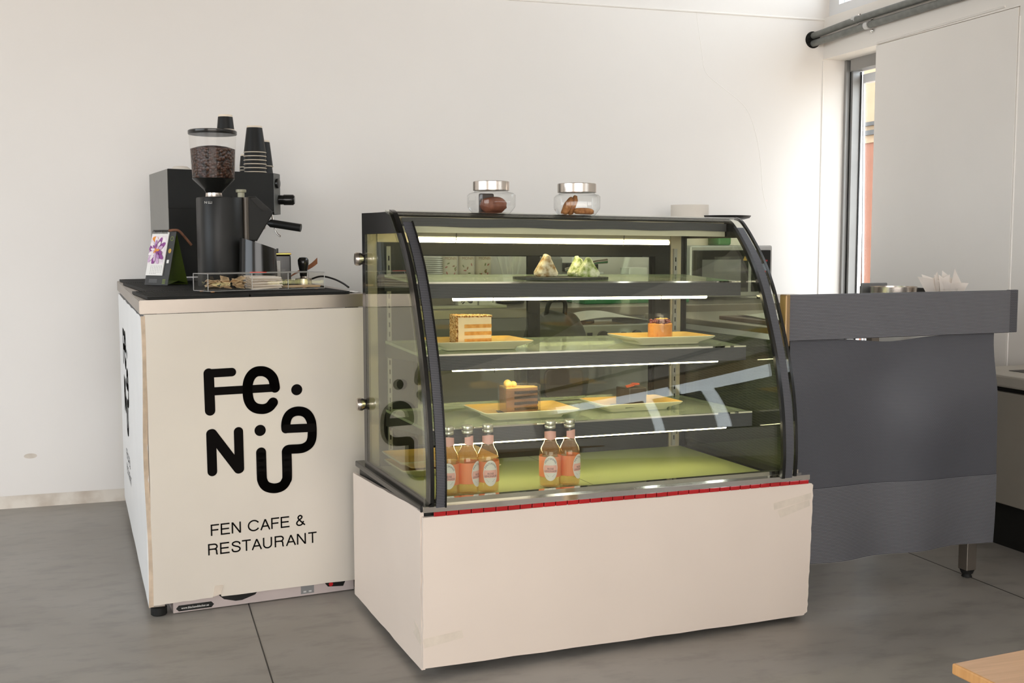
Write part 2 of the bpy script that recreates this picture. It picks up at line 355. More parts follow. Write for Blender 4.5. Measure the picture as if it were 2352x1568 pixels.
# right wall in pieces round the openings
def wall_box(name, *a, mat=m_wallr):
    bm = nb(); box(bm, *a); return struct(name, bm, mat)
wr = nb()
box(wr, XR, XR + .25, 1.08, 3.69, 0, 2.06); box(wr, XR, XR + .25, 3.69, YB, 0, .3)
box(wr, XR, XR + .25, YF, -1.98, 0, 2.06); box(wr, XR, XR + .25, -1.98, 1.08, 0, .6); box(wr, XR, XR + .25, -1.98, 1.08, 1.9, 2.06)
box(wr, XR, XR + .25, YF, YB, 2.06, 2.27); box(wr, XR, XR + .25, YF, YB, 3.45, ZC); box(wr, XR, XR + .25, YF, 1.95, 2.27, 3.45)
struct('wall_right', wr, m_wallr)
bm = nb(); box(bm, XR - .004, XR + .016, 3.695, 4.612, .3, 2.057, bev=.002); struct('wall_right_infill', bm, m_wallr)
bm = nb(); tube(bm, [(XR - .002, 4.608, 2.066), (XR - .002, 3.77, 2.073)], .005, 8); tube(bm, [(XR, 3.688, 2.02), (XR, 3.692, .3)], .004, 8); struct('trim_2', bm, m_wallr)
# low window at the corner
w1 = bpy.data.objects.new('window_1', None); COL.objects.link(w1); w1.location = (3.58, 4.9, .3); w1['kind'] = 'structure'
bm = nb()
box(bm, 3.53, 3.555, 5.035, 5.0536, .3, 2.06); box(bm, 3.555, 3.60, 5.012, 5.0536, .3, 2.06); box(bm, 3.53, 3.60, 3.69, 5.0, 2.0, 2.06); box(bm, 3.53, 3.60, 3.69, 5.0, .3, .36); box(bm, 3.53, 3.60, 3.69, 3.75, .36, 2.0)
obj('window_frame', bm, m_frame, w1)
TW = lambda y, d, z: (3.605 + d + (2.0 - z) * .02, y, z)
bm = nb(); box(bm, 4.992, 4.999, 0, .012, .38, 1.985, TW); box(bm, 3.8, 4.992, 0, .035, 1.94, 1.985, TW); box(bm, 3.8, 4.992, 0, .035, .38, .43, TW); box(bm, 3.76, 3.8, 0, .035, .38, 1.985, TW); sa = obj('sash', bm, m_winframe, w1)
bm = nb(); box(bm, 3.600, 3.606, 5.006, 5.05, .36, 2.0); box(bm, 3.552, 3.5555, 5.028, 5.04, .36, 2.0); obj('gasket', bm, m_black, w1)
bm = nb(); box(bm, 3.8, 4.992, .014, .02, .43, 1.94, TW); obj('pane', bm, m_clear, w1)
bm = nb(); tube(bm, [(3.60, 4.96, .62), (3.73, 4.93, .98)], .008, 8); tube(bm, [(3.60, 4.96, .54), (3.74, 4.93, .86)], .008, 8); obj('stay_arm', bm, m_winframe, w1)
# clerestory
w2 = bpy.data.objects.new('window_2', None); COL.objects.link(w2); w2.location = (3.45, 1, 2.27); w2['kind'] = 'structure'
bm = nb(); box(bm, 3.43, 3.50, 4.97, YB, 2.27, 3.45); box(bm, 3.43, 3.50, 1.95, 4.97, 2.27, 2.325); box(bm, 3.43, 3.50, 1.95, 4.97, 3.39, 3.45)
y = 4.62
while y > 2:
    box(bm, 3.44, 3.49, y, y + .025, 2.325, 3.39); y -= 1.15
obj('window_frame', bm, m_winframe, w2)
bm = nb(); box(bm, 3.46, 3.466, 1.95, 4.97, 2.325, 3.39); obj('pane', bm, m_clear, w2)
w3 = bpy.data.objects.new('window_3', None); COL.objects.link(w3); w3.location = (3.5, -.45, .6); w3['kind'] = 'structure'
bm = nb(); box(bm, 3.48, 3.54, -1.98, 1.08, .6, .65); box(bm, 3.48, 3.54, -1.98, 1.08, 1.85, 1.9); box(bm, 3.48, 3.54, -1.98, -1.93, .65, 1.85); box(bm, 3.48, 3.54, 1.03, 1.08, .65, 1.85); box(bm, 3.49, 3.53, -.20, -.17, .65, 1.72)
obj('window_frame', bm, m_dark, w3)
bm = nb(); box(bm, 3.505, 3.511, -1.93, 1.03, .65, 1.85); obj('pane', bm, m_clear, w3)
for k, (y0, y1) in enumerate(((-1.93, -.52), (-.40, .12), (.26, 1.03))):
    bm = nb(); box(bm, 3.46, 3.47, y0, y1, .62, 1.50); obj('reflection_panel', bm, m_dark, w3)  # unseen dark panels, gaps shaped for the bright strips reflected in the case
bm = nb(); box(bm, 3.46, 3.475, -1.95, 1.05, 1.715, 1.885); obj('reflection_panel', bm, m_paleWood, w3)  # unseen panel added for the tan band in the case glass reflection
# unseen sides of the room with their windows
bm = nb(); box(bm, XL - .25, XL, YF, -1.5, 0, ZC); box(bm, XL - .25, XL, 3.9, YB, 0, ZC); box(bm, XL - .25, XL, -1.5, 3.9, 0, .8); box(bm, XL - .25, XL, -1.5, 3.9, 2.8, ZC); struct('wall_left', bm, m_wall)
bm = nb(); box(bm, XL, -3.4, YF - .25, YF, 0, ZC); box(bm, 2.4, XR + .25, YF - .25, YF, 0, ZC); box(bm, -3.4, 2.4, YF - .25, YF, 3.1, ZC); box(bm, -3.4, 2.4, YF - .25, YF, 0, .3)
for k in range(4): box(bm, -3.4 + 1.45 * k - .05, -3.4 + 1.45 * k + .05, YF - .2, YF - .1, .3, 3.1)
struct('wall_front', bm, m_wall)
bm = nb(); box(bm, XL - .3, XR + .3, YF - .3, YB + .2, ZC, ZC + .15); struct('ceiling', bm, m_ceil)
bm = nb(); box(bm, -30, 30, -30, 30, -.4, -.2); struct('ground_outside', bm, m_sand)
# building seen through the corner window
bd = thing('building', 'terracotta building with sand upper storey outside the corner window', 'building', (9.5, 8, -.2))
B('wall', m_orangewall, bd, 7.6, 12, 5, 10.49, -.2, 2.21); B('upper_wall', m_sandwall, bd, 7.55, 12, 5, 10.49, 2.43, 4.6); B('middle_wall', m_sandwall, bd, 7.58, 12, 5, 10.49, 2.21, 2.43)
B('roof_band', m_dark, bd, 7.545, 7.58, 5, 10.47, 2.39, 2.43); B('roof_band', m_dark, bd, 7.545, 7.58, 5, 10.47, 2.29, 2.34)
# conduits on the beam
def conduit(z0, zoff, r, label, cy):
    t = thing('conduit', label, 'pipe', (3.36, 4.0, z0), 'grey conduits on the beam')
    pts = smooth_path([(3.335, 5.12, 2.155 + zoff), (3.34, 5.0, 2.157 + zoff), (3.362, 4.75, z0), (3.370, 4.4, z0 + .006), (3.370, 2, z0 + .01), (3.370, -3.9, z0 + .01)], 5)
    bm = nb(); tube(bm, pts, r, 14); obj('tube', bm, m_pipe, t, 50)
    bm = nb(); tube(bm, [(3.366, cy - .014, z0 + .004), (3.366, cy + .014, z0 + .004)], r + .003, 14)
    c = obj('saddle_clamp', bm, m_silver, t, 50)
    for s in (-1, 1):
        bm = nb(); lathe(bm, [(.009, 0), (.009, .004), (.005, .008)], 0, 0, 12); bmesh.ops.rotate(bm, verts=bm.verts, cent=(0, 0, 0), matrix=Matrix.Rotation(R(-90), 3, 'Y'))
        bmesh.ops.translate(bm, verts=bm.verts, vec=(3.394, cy, z0 + .004 + s * (r + .008))); obj('screw', bm, m_chrome, c, 40)
    return t
conduit(2.196, .022, .0165, 'upper of two grey conduits under the clerestory window', 4.74)
conduit(2.152, -.018, .0165, 'lower of two grey conduits under the clerestory window', 4.64)
bm = nb(); disc(bm, 3.335, 2.156, .045, lambda a, b, c: (a, c, b), YB - .0008, 24, .043); obj('conduit_hole', bm, m_black, wb)

# ================================================================== DISPLAY CASE
CY = .069395; CSH = -.0103737
CF = frame(.6557, 2.671, CY, CSH)
case = thing('cake_display_case', 'refrigerated cake display case with curved glass front and white board base', 'display case', (CF(.6, .3, 0)[0], CF(.6, .3, 0)[1], 0))
CW = 1.1977
PROF = [(0.002, .447), (-.002, .52), (.006, .626), (.027, .734), (.060, .841), (.115, .972), (.168, 1.060), (.230, 1.129), (.274, 1.170), (.298, 1.186), (.322, 1.192)]
PS = smooth_path([(v, z, 0) for v, z in PROF], 4); PS = [(p.x, p.y) for p in PS]
ITOP = max(i for i, q in enumerate(PS) if q[1] < 1.158)
def pnorm(i):
    a, b = PS[max(i - 1, 0)], PS[min(i + 1, len(PS) - 1)]; d = Vector((b[0] - a[0], b[1] - a[1])).normalized(); return (d.y, -d.x)
def curved(bm, u0, u1, off0, off1, i0=0, i1=None, skew=0.):
    """strip following the front glass between two offsets along its inward normal"""
    i1 = i1 or len(PS) - 1; A = []
    for i in range(i0, i1 + 1):
        n = pnorm(i); v, z = PS[i]; t = i / (len(PS) - 1)
        A.append([bm.verts.new(CF(u + skew * t, v + n[0] * o, z + n[1] * o)) for u, o in ((u0, off0), (u1, off0), (u1, off1), (u0, off1))])
    for a, b in zip(A, A[1:]):
        for k in range(4): bm.faces.new([a[k], a[(k + 1) % 4], b[(k + 1) % 4], b[k]])
    bm.faces.new(A[0][::-1]); bm.faces.new(A[-1])
def rough_poly(corners, amp, n=14):
    out = []
    for i, (a, b) in enumerate(corners):
        c, d = corners[(i + 1) % len(corners)]
        for k in range(n):
            t = k / n; j = 0 if k == 0 else random.uniform(-amp, amp)
            out.append((a + (c - a) * t + (j if abs(d - b) > abs(c - a) else 0), b + (d - b) * t + (j if abs(d - b) <= abs(c - a) else 0)))
    return out
TFb = lambda u, z, v: CF(u, v, z)
bm = nb(); prism(bm, rough_poly([(0, .03), (1.172, .028), (1.186, .038), (1.192, .19), (1.1977, .415), (1.19, .4205), (.004, .42)], .0016), 0, .012, TFb); obj('front_board', bm, m_board, case)
for (pts, nm) in (([(1.06, .372), (1.19, .392), (1.19, .374), (1.062, .352)], 1), ([(1.075, .35), (1.185, .372), (1.187, .354), (1.085, .327)], 2), ([(-.0, .107), (.105, .118), (.11, .098), (.004, .083)], 3)):
    bm = nb(); prism(bm, pts, -.0007, .0001, TFb); obj('tape_patch', bm, m_tape, case)
bm = nb(); prism(bm, rough_poly([(.676, .022), (0, .022), (.002, .437), (.676, .405)], .0016), -.0, .010, lambda v, z, u: CF(u, v + .0125, z)); obj('side_board', bm, m_board, case)
bm = nb(); prism(bm, [(.03, .12), (.075, .14), (.06, .115), (.08, .10), (.02, .085), (.014, .1)], -.0007, .0001, lambda v, z, u: CF(u, v, z)); obj('tape_patch', bm, m_tape, case)
B('side_board', m_board, case, CW - .018, CW - .008, .014, .676, .03, .42, T=CF)
B('base_body', m_blackm, case, .014, CW - .022, .018, .66, .07, .43, T=CF)
for u in (.08, CW - .12):
    for v in (.09, .58):
        p = CF(u, v, 0); bm = nb(); lathe(bm, [(.006, -.012), (.022, -.010), (.026, 0), (.022, .010), (.006, .012)], 0, 0, 18)
        bmesh.ops.rotate(bm, verts=bm.verts, cent=(0, 0, 0), matrix=Matrix.Rotation(R(90), 3, 'Y')); bmesh.ops.translate(bm, verts=bm.verts, vec=(p[0], p[1], .026)); box(bm, p[0] - .016, p[0] + .016, p[1] - .008, p[1] + .008, .03, .075); obj('caster', bm, m_rubber, case, 40)
# chrome ledge with red reflector strip
bm = nb(); box(bm, .004, CW - .014, -.002, .022, .4325, .447, CF); box(bm, .028, CW - .03, .016, .05, .4445, .4505, CF); obj('chrome_ledge', bm, m_chrome, case)
bm = nb(); box(bm, .03, CW - .045, .012, .03, .4505, .462, CF); obj('inner_rail', bm, m_chrome, case)
bm = nb(); n = 34; L = CW - .018 - .03
for k in range(n): box(bm, .03 + L * k / n + .001, .03 + L * (k + 1) / n - .001, -.0045, .001, .421, .4325, CF, .0012, 1)
obj('red_reflector_strip', bm, m_red, case)
bm = nb(); box(bm, .0, .03, .012, .66, .43, .4475, CF, .003); obj('side_rail', bm, m_black, case)
bm = nb(); box(bm, 1.086, CW - .012, .052, .66, .43, .4475, CF, .003); obj('side_rail', bm, m_black, case)
bm = nb(); box(bm, .034, 1.085, .05, .575, .43, .4448, CF)
dk = obj('deck', bm, m_deck, case)
for k0, k1 in ((3, 34), (39, 70)):
    bm = nb(); box(bm, .058 + k0 * .0085, .058 + k1 * .0085, .0545, .0765, .4444, .4449, CF)
    for k in range(k0, k1): box(bm, .06 + k * .0085, .0628 + k * .0085, .056, .075, .4448, .4454, CF)
    obj('vent_grille', bm, m_chrome, dk)
bm = nb(); box(bm, .53, .5315, .05, .57, .4446, .4451, CF); obj('deck_joint', bm, m_dark, dk)
# side glass with black border
back = .588
def side_glass(u0, u1, name, bw=.035):
    outer = [(v, z) for v, z in PS] + [(back, 1.196), (back, .447)]
    bm = nb(); prism(bm, outer, u0, u1, lambda v, z, u: CF(u, v, z)); g = obj(name, bm, m_cglass, case)
    inner = []
    for i, (v, z) in enumerate(PS):
        n_ = pnorm(i); o = -bw; inner.append((v + n_[0] * o, min(max(z + n_[1] * o, .463), 1.134)))
    # keep border closed and tidy
    inner = [(min(v, .5), z) for v, z in inner] + [(back - .032, 1.134), (back - .032, .463)]
    bm = nb(); ring(bm, outer, inner, u0 - .0006, u1 + .0006, lambda v, z, u: CF(u, v, z)); obj('glass_border', bm, m_black, g)
    return g
side_glass(.012, .018, 'left_glass'); side_glass(1.094, 1.100, 'right_glass', .010)
bm = nb(); curved(bm, .006, 1.134, 0, -.006); fg = obj('front_glass', bm, m_fglass, case, 30)
for u0, u1 in ((.018, .031), (1.126, 1.1345)):
    bm = nb(); curved(bm, u0, u1, .0008, -.0068); obj('glass_edge', bm, m_black, fg, 30)
for u0, u1 in ((.034, .056), (1.085, 1.112)):
    bm = nb(); curved(bm, u0, u1, -.010, -.016, 0, ITOP, -.006 if u0 > 1 else 0); obj('fabric_strip', bm, m_fabstrip, case, 30)
for u0, u1 in ((.056, .060), (1.074, 1.0845)):
    bm = nb(); curved(bm, u0, u1, -.009, -.020, 0, ITOP, -.006 if u0 > 1 else 0); obj('black_seal', bm, m_black, case, 30)
bm = nb(); sheet(bm, lambda i, j: CF(.05 + i * 1.04, .310 + .002 * math.sin(i * 19), .1545 - .0 + 1.0 + .024 * j + .0012 * math.sin(i * 23)), 60, 2, (0, .004, 0)); obj('header_fabric', bm, m_fabstrip, case, 40)
bm = nb(); box(bm, .035, 1.09, .318, .326, 1.138, 1.156, CF); obj('header_rail', bm, m_cream, case)
bm = nb(); box(bm, .018, 1.108, .318, .600, 1.1815, 1.1945, CF, .002); obj('top_glass', bm, m_black, case)
bm = nb(); box(bm, .02, 1.093, .327, .585, 1.152, 1.181, CF); obj('case_ceiling', bm, m_beige, case)
# back: posts, frame, sliding doors
bm = nb(); box(bm, .019, .05, .565, .588, .445, 1.152, CF); obj('corner_post', bm, m_beige, case)
bm = nb(); box(bm, 1.04, 1.078, .555, .588, .445, 1.152, CF); obj('corner_post', bm, m_beige, case)
bm = nb(); box(bm, 1.078, 1.093, .56, .588, .445, 1.152, CF); obj('post_seal', bm, m_black, case)
for u in (.074, 1.046):
    bm = nb(); box(bm, u, u + .012, .545, .555, .45, 1.1, CF); sl = obj('shelf_track', bm, m_frame, case)
    bm = nb()
    for k in range(22): box(bm, u + .004, u + .008, .5445, .546, .47 + k * .028, .484 + k * .028, CF)
    obj('track_slots', bm, m_black, sl)
bm = nb(); box(bm, .05, 1.04, .560, .588, 1.112, 1.152, CF); obj('back_header', bm, m_beige, case)
fr_ = nb(); box(fr_, .05, 1.036, .556, .588, 1.075, 1.112, CF); box(fr_, .05, 1.036, .556, .588, .445, .487, CF); box(fr_, .05, .16, .562, .588, .487, 1.075, CF); box(fr_, .982, 1.036, .556, .588, .487, 1.075, CF); obj('door_frame', fr_, m_blackm, case)
for u0, u1, v in ((.16, .575, .568), (.535, .982, .578)):
    bm = nb(); ring(bm, [(u0, .487), (u1, .487), (u1, 1.075), (u0, 1.075)], [(u0 + .012, .5), (u1 - .04 if u0 < .3 else u1 - .01, .5), (u1 - .04 if u0 < .3 else u1 - .01, 1.072), (u0 + .012, 1.072)], v - .003, v + .003, lambda a, b, c: CF(a, c, b)); d = obj('sliding_door', bm, m_black, case)
    bm = nb(); box(bm, u0 + .01, u1 - .01, v - .0015, v + .0015, .5, 1.073, CF); obj('door_pane', bm, m_cglass, d)
# glass clamps on the left
for z in (1.062, .632):
    p = CF(-.004, .575, z); bm = nb(); lathe(bm, [(.017, -.010), (.0195, -.006), (.0195, .004), (.014, .016)], 0, 0, 24); bmesh.ops.rotate(bm, verts=bm.verts, cent=(0, 0, 0), matrix=Matrix.Rotation(R(90), 3, 'Y')); bmesh.ops.translate(bm, verts=bm.verts, vec=p); obj('clamp_knob', bm, m_lidsteel, case, 40)
# shelves
SH = [(.220, 1.0035, .014), (.187, .811, .010), (.150, .617, 0.)]
def shz(k, v): return SH[k][1] + SH[k][2] * (v - SH[k][0]) / .33
for k, (vf, zf, rise) in enumerate(SH):
    TS = lambda u, v, z, k=k: CF(u, v, z + shz(k, v))
    bm = nb(); box(bm, .066, 1.080, vf + .003, .545, -.008, 0, TS, .001, 1); s = obj('shelf', bm, m_shelfglass, case)
    bm = nb(); box(bm, .058, 1.084, vf - .002, vf + .0028, -.043, -.0035, TS); obj('shelf_fabric_strip', bm, m_fabstrip, s)
    bm = nb(); box(bm, .058, 1.084, vf - .002, vf + .004, -.0035, .001, TS); obj('shelf_edge', bm, m_chrome, s)
    for u in (.066, 1.066):
        bm = nb(); prism(bm, [(vf + .005, -.009), (.545, -.009), (.545, -.05), (vf + .005, -.02)], u, u + .004, lambda v, z, u_, TS=TS: TS(u_, v, z)); obj('bracket', bm, m_dark, s)
def lamp(u0, u1, v, z, parent_name='lamp'):
    bm = nb(); box(bm, u0 - .004, u1 + .004, v + .001, v + .028, z + .0085, z + .028, CF, .002); l = obj('lamp', bm, m_lampbody, case)
    bm = nb(); tube(bm, [CF(u0, v + .008, z), CF(u1, v + .008, z)], .0068, 12); obj('tube', bm, m_lamp, l, 50)
    for q in (.14, .8):
        uu = u0 + (u1 - u0) * q; bm = nb(); tube(bm, [CF(uu, v + .002, z + .036), CF(uu + .003, v - .003, z + .018), CF(uu, v - .002, z - .012)], .0012, 6); obj('wire_clip', bm, m_blackm, l)
lamp(.10, .905, .335, 1.118); lamp(.185, 1.0, .27, .957); lamp(.17, 1.02, .235, .7645); lamp(.15, 1.03, .2, .5665)

# ---------------------------------------------------------------- cakes, plates
def plate_mesh(t, cu_, cv, z, lu, lv, rot=0.):
    """shallow rectangular plate, flared rim, wood-print top"""
    c, s = math.cos(rot), math.sin(rot)
    T = lambda a, b, h: CF(cu_ + a * c - b * s, cv + a * s + b * c, z + h)
    def loop(bm, hx, hy, h, r):
        pts = []
        for sx, sy, a0 in ((1, -1, -90), (1, 1, 0), (-1, 1, 90), (-1, -1, 180)):
            for q in range(5):
                an = R(a0 + 22.5 * q); pts.append(bm.verts.new(T(sx * (hx - r) + r * math.cos(an), sy * (hy - r) + r * math.sin(an), h)))
        return pts
    def loft(loops, cap0=True, cap1=True):
        bm = nb(); Ls = [loop(bm, *l) for l in loops]
        for a, b in zip(Ls, Ls[1:]):
            for i in range(len(a)): bm.faces.new([a[i], a[(i + 1) % len(a)], b[(i + 1) % len(b)], b[i]])
        if cap0: bm.faces.new(Ls[0][::-1])
        if cap1: bm.faces.new(Ls[-1])
        return bm
    hx, hy = lu / 2, lv / 2
    obj('plate_body', loft([(hx * .72, hy * .66, 0, .012), (hx * .74, hy * .70, .006, .012), (hx * .97, hy * .95, .018, .012), (hx, hy, .024, .008), (hx * .985, hy * .975, .0252, .008), (hx * .97, hy * .955, .0235, .008)], True, False), m_plate, t, 40)
    obj('wood_print_top', loft([(hx * .985, hy * .975, .0254, .008), (hx * .93, hy * .9, .0205, .01), (hx * .78, hy * .72, .0112, .012)], False, True), m_platetop, t, 30)
def plate(label, cu_, cv, z, lu, lv, rot=0.):
    p = CF(cu_, cv, z); t = thing('serving_plate', label, 'plate', p, 'wood print serving plates'); plate_mesh(t, cu_, cv, z, lu, lv, rot); return t
z2p = shz(1, .32); z3p = shz(2, .3)
plate('wood print plate under the nut-crusted layer cake slice', .262, .318, z2p, .29, .19)
plate('wood print plate under the orange dessert with red berries', .865, .315, z2p, .28, .18)
plate('wood print plate under the chocolate layer cake slice', .40, .305, z3p, .29, .19)
plate('wood print plate under the dark chocolate cube cake', .775, .335, z3p, .27, .17)
plate('lower of two empty stacked plates at the left on the case floor', .205, .44, .4452, .30, .2)
plate('upper of two empty stacked plates at the left on the case floor', .20, .445, .4452 + .0235, .30, .2)
m_nuts = ramp_noise('crushed_nuts', [(.36, (.22, .075, .012)), (.48, (.62, .32, .08)), (.62, (.88, .66, .36))], 190, .75, 1., 3, bd=.006)
m_cream2 = pm('buttercream', (.86, .72, .46), .6, var=.05, vscale=40)
m_sponge = ramp_noise('golden_sponge', [(.3, (.62, .27, .05)), (.7, (.80, .44, .12))], 90, .8, .4)
m_choco = ramp_noise('milk_chocolate_cream', [(.3, (.25, .11, .045)), (.7, (.36, .18, .08))], 40, .5, .3)
m_dsponge = ramp_noise('dark_sponge', [(.3, (.025, .012, .007)), (.7, (.075, .038, .02))], 120, .8, .6)
m_caramel = pm('caramel_top', (.74, .47, .14), .35, var=.1, vscale=30)
m_ganache = ramp_noise('dark_ganache', [(.3, (.022, .018, .016)), (.7, (.05, .042, .038))], 30, .35, .15)
m_terra = pm('red_chocolate_shard', (.38, .07, .03), .5, var=.15)
m_orange = ramp_noise('orange_mousse', [(.25, (.66, .24, .035)), (.6, (.82, .35, .06)), (.8, (.62, .17, .02))], 60, .6, .3)
m_berry = pm('berry', (.20, .012, .014), .2, var=.3, coat=.6)
m_mango = pm('mango_bit', (.85, .5, .08), .3, var=.1)
m_card = pm('dark_card', (.03, .03, .033), .4, var=.1)
# nut layer cake: wedge-ish block, crusted back and top
cz = z2p + .0116
def wedge_frame(cu_, cv, z, rot):
    c, s = math.cos(rot), math.sin(rot); return lambda a, b, h: CF(cu_ + a * c - b * s, cv + a * s + b * c, z + h)
t = thing('cake_slice', 'tall layered cake slice crusted with chopped nuts', 'cake', CF(.245, .30, cz)); T = wedge_frame(.245, .30, cz, R(-8))
tri = [(-.045, -.040), (.055, -.018), (.052, .02), (-.045, .045)]
bm = nb(); prism(bm, [(a * .999, b) for a, b in tri], .0022, .078, T); obj('cream_body', bm, m_cream2, t)
for h in (.008, .028, .048):
    bm = nb(); prism(bm, [(-.026, -.0372), (.0556, -.0186), (.0536, .02), (-.026, .04)], h, h + .0105, T, .001); obj('sponge_layer', bm, m_sponge, t)
def lumpy(bm, amp):
    for v in bm.verts: v.co += Vector((random.uniform(-amp, amp), random.uniform(-amp, amp), random.uniform(-amp, amp)))
bm = nb(); prism(bm, [(-.0455, -.0405), (.056, -.0185), (.054, .021), (-.0455, .046)], .0782, .0825, T); bmesh.ops.subdivide_edges(bm, edges=bm.edges[:], cuts=26, use_grid_fill=True); lumpy(bm, .0013); obj('nut_crust', bm, m_nuts, t)
bm = nb(); prism(bm, [(-.051, -.0412), (-.0456, -.0408), (-.0456, .0455), (-.051, .046)], .0022, .0822, T); bmesh.ops.subdivide_edges(bm, edges=bm.edges[:], cuts=26, use_grid_fill=True); lumpy(bm, .0015); obj('nut_crust', bm, m_nuts, t)
bm = nb(); prism(bm, [(-.07, -.045), (.075, -.03), (.07, .03), (-.06, .05)], 0, .0012, T); obj('cake_card', bm, m_card, t)
# orange dessert in acetate collar
p = CF(.845, .285, z2p + .0116); t = thing('mousse_dessert', 'orange mousse dessert topped with red berries in a clear collar', 'dessert', p)
bm = nb(); lathe(bm, [(.034, 0), (.0362, .002), (.0362, .048), (.034, .050)], p[0], p[1], 32, z0=p[2]); obj('mousse', bm, m_orange, t, 40)
bm = nb(); lathe(bm, [(.0372, .0005), (.0372, .078)], p[0], p[1], 32, False, False, z0=p[2]); obj('clear_collar', bm, m_acet, t, 40)
bm = nb()
for k in range(70):
    a = random.uniform(0, 6.28); r = .031 * math.sqrt(random.random()); q = Matrix.Translation((p[0] + r * math.cos(a), p[1] + r * math.sin(a), p[2] + .053 + random.uniform(-.002, .008)))
    bmesh.ops.create_icosphere(bm, subdivisions=1, radius=random.uniform(.0038, .0055), matrix=q)
o = obj('berry_topping', bm, m_berry, t, 60); o['kind'] = 'stuff'
bm = nb()
for k in range(7):
    a = random.uniform(0, 6.28); r = .024 * math.sqrt(random.random()); q = Matrix.Translation((p[0] + r * math.cos(a), p[1] + r * math.sin(a) - .006, p[2] + .0635)) @ Matrix.Rotation(a, 4, 'X') @ Matrix.Diagonal((1.6, .6, .5, 1))
    bmesh.ops.create_icosphere(bm, subdivisions=1, radius=.004, matrix=q)
obj('mango_bits', bm, m_mango, t)
# chocolate layer slice
cz = z3p + .0116; T = wedge_frame(.385, .285, cz, R(-6)); t = thing('chocolate_cake_slice', 'chocolate layer cake slice with caramel top and a clear film', 'cake', CF(.385, .285, cz))
bm = nb(); prism(bm, [(-.046, -.034), (.052, -.012), (.05, .014), (-.046, .042)], .0022, .072, T, .002); obj('chocolate_body', bm, m_choco, t)
for h in (.010, .026, .042, .057):
    bm = nb(); prism(bm, [(-.022, -.0305), (.0532, -.0135), (.0515, .014), (-.022, .036)], h, h + .008, T); bmesh.ops.subdivide_edges(bm, edges=bm.edges[:], cuts=5, use_grid_fill=True); lumpy(bm, .0009); obj('dark_sponge_layer', bm, m_dsponge, t)
bm = nb(); prism(bm, [(-.046, -.034), (.052, -.012), (.05, .014), (-.046, .042)], .0721, .0755, T, .001); obj('caramel_top', bm, m_caramel, t)
bm = nb()
for a, b, h, r in ((-.034, -.012, .083, .011), (-.019, -.008, .082, .010), (-.03, .014, .083, .011)):
    q = T(a, b, h); bmesh.ops.create_uvsphere(bm, u_segments=16, v_segments=10, radius=r, matrix=Matrix.Translation(q))
obj('cream_rosette', bm, m_caramel, t, 60)
bm = nb(); ring(bm, [(-.05, -.039), (.06, -.016), (.058, .018), (-.05, .046)], [(-.0496, -.0385), (.0595, -.0156), (.0575, .0176), (-.0496, .0455)], .002, .082, T); obj('clear_film', bm, m_acet, t)
bm = nb(); prism(bm, [(-.065, -.04), (.075, -.03), (.07, .03), (-.055, .048)], 0, .0012, T); obj('cake_card', bm, m_card, t)
# dark cube cake
T = wedge_frame(.765, .315, cz, R(10)); t = thing('chocolate_cube_cake', 'dark chocolate cube cake with red chocolate shards on top', 'cake', CF(.765, .315, cz))
bm = nb(); box(bm, -.033, .033, -.033, .033, .0016, .056, T, .003); obj('ganache_block', bm, m_ganache, t)
bm = nb()
for k, (a, b, r) in enumerate(((-.016, -.01, .6), (.012, .0, .2), (.02, .008, -.3))):
    pts = [(a - .016, b - .008), (a + .008, b - .014), (a + .018, b + .006), (a - .004, b + .014)]
    prism(bm, pts, .0565 + k * .002, .0585 + k * .002, lambda x, y, h, r=r, a=a: T(x, y, h + (x - a) * r * .35 + .003))
obj('chocolate_shard', bm, m_terra, t)
bm = nb(); prism(bm, [(-.055, -.045), (.06, -.05), (.062, .03), (-.05, .04)], 0, .0012, T); obj('cake_card', bm, m_card, t)
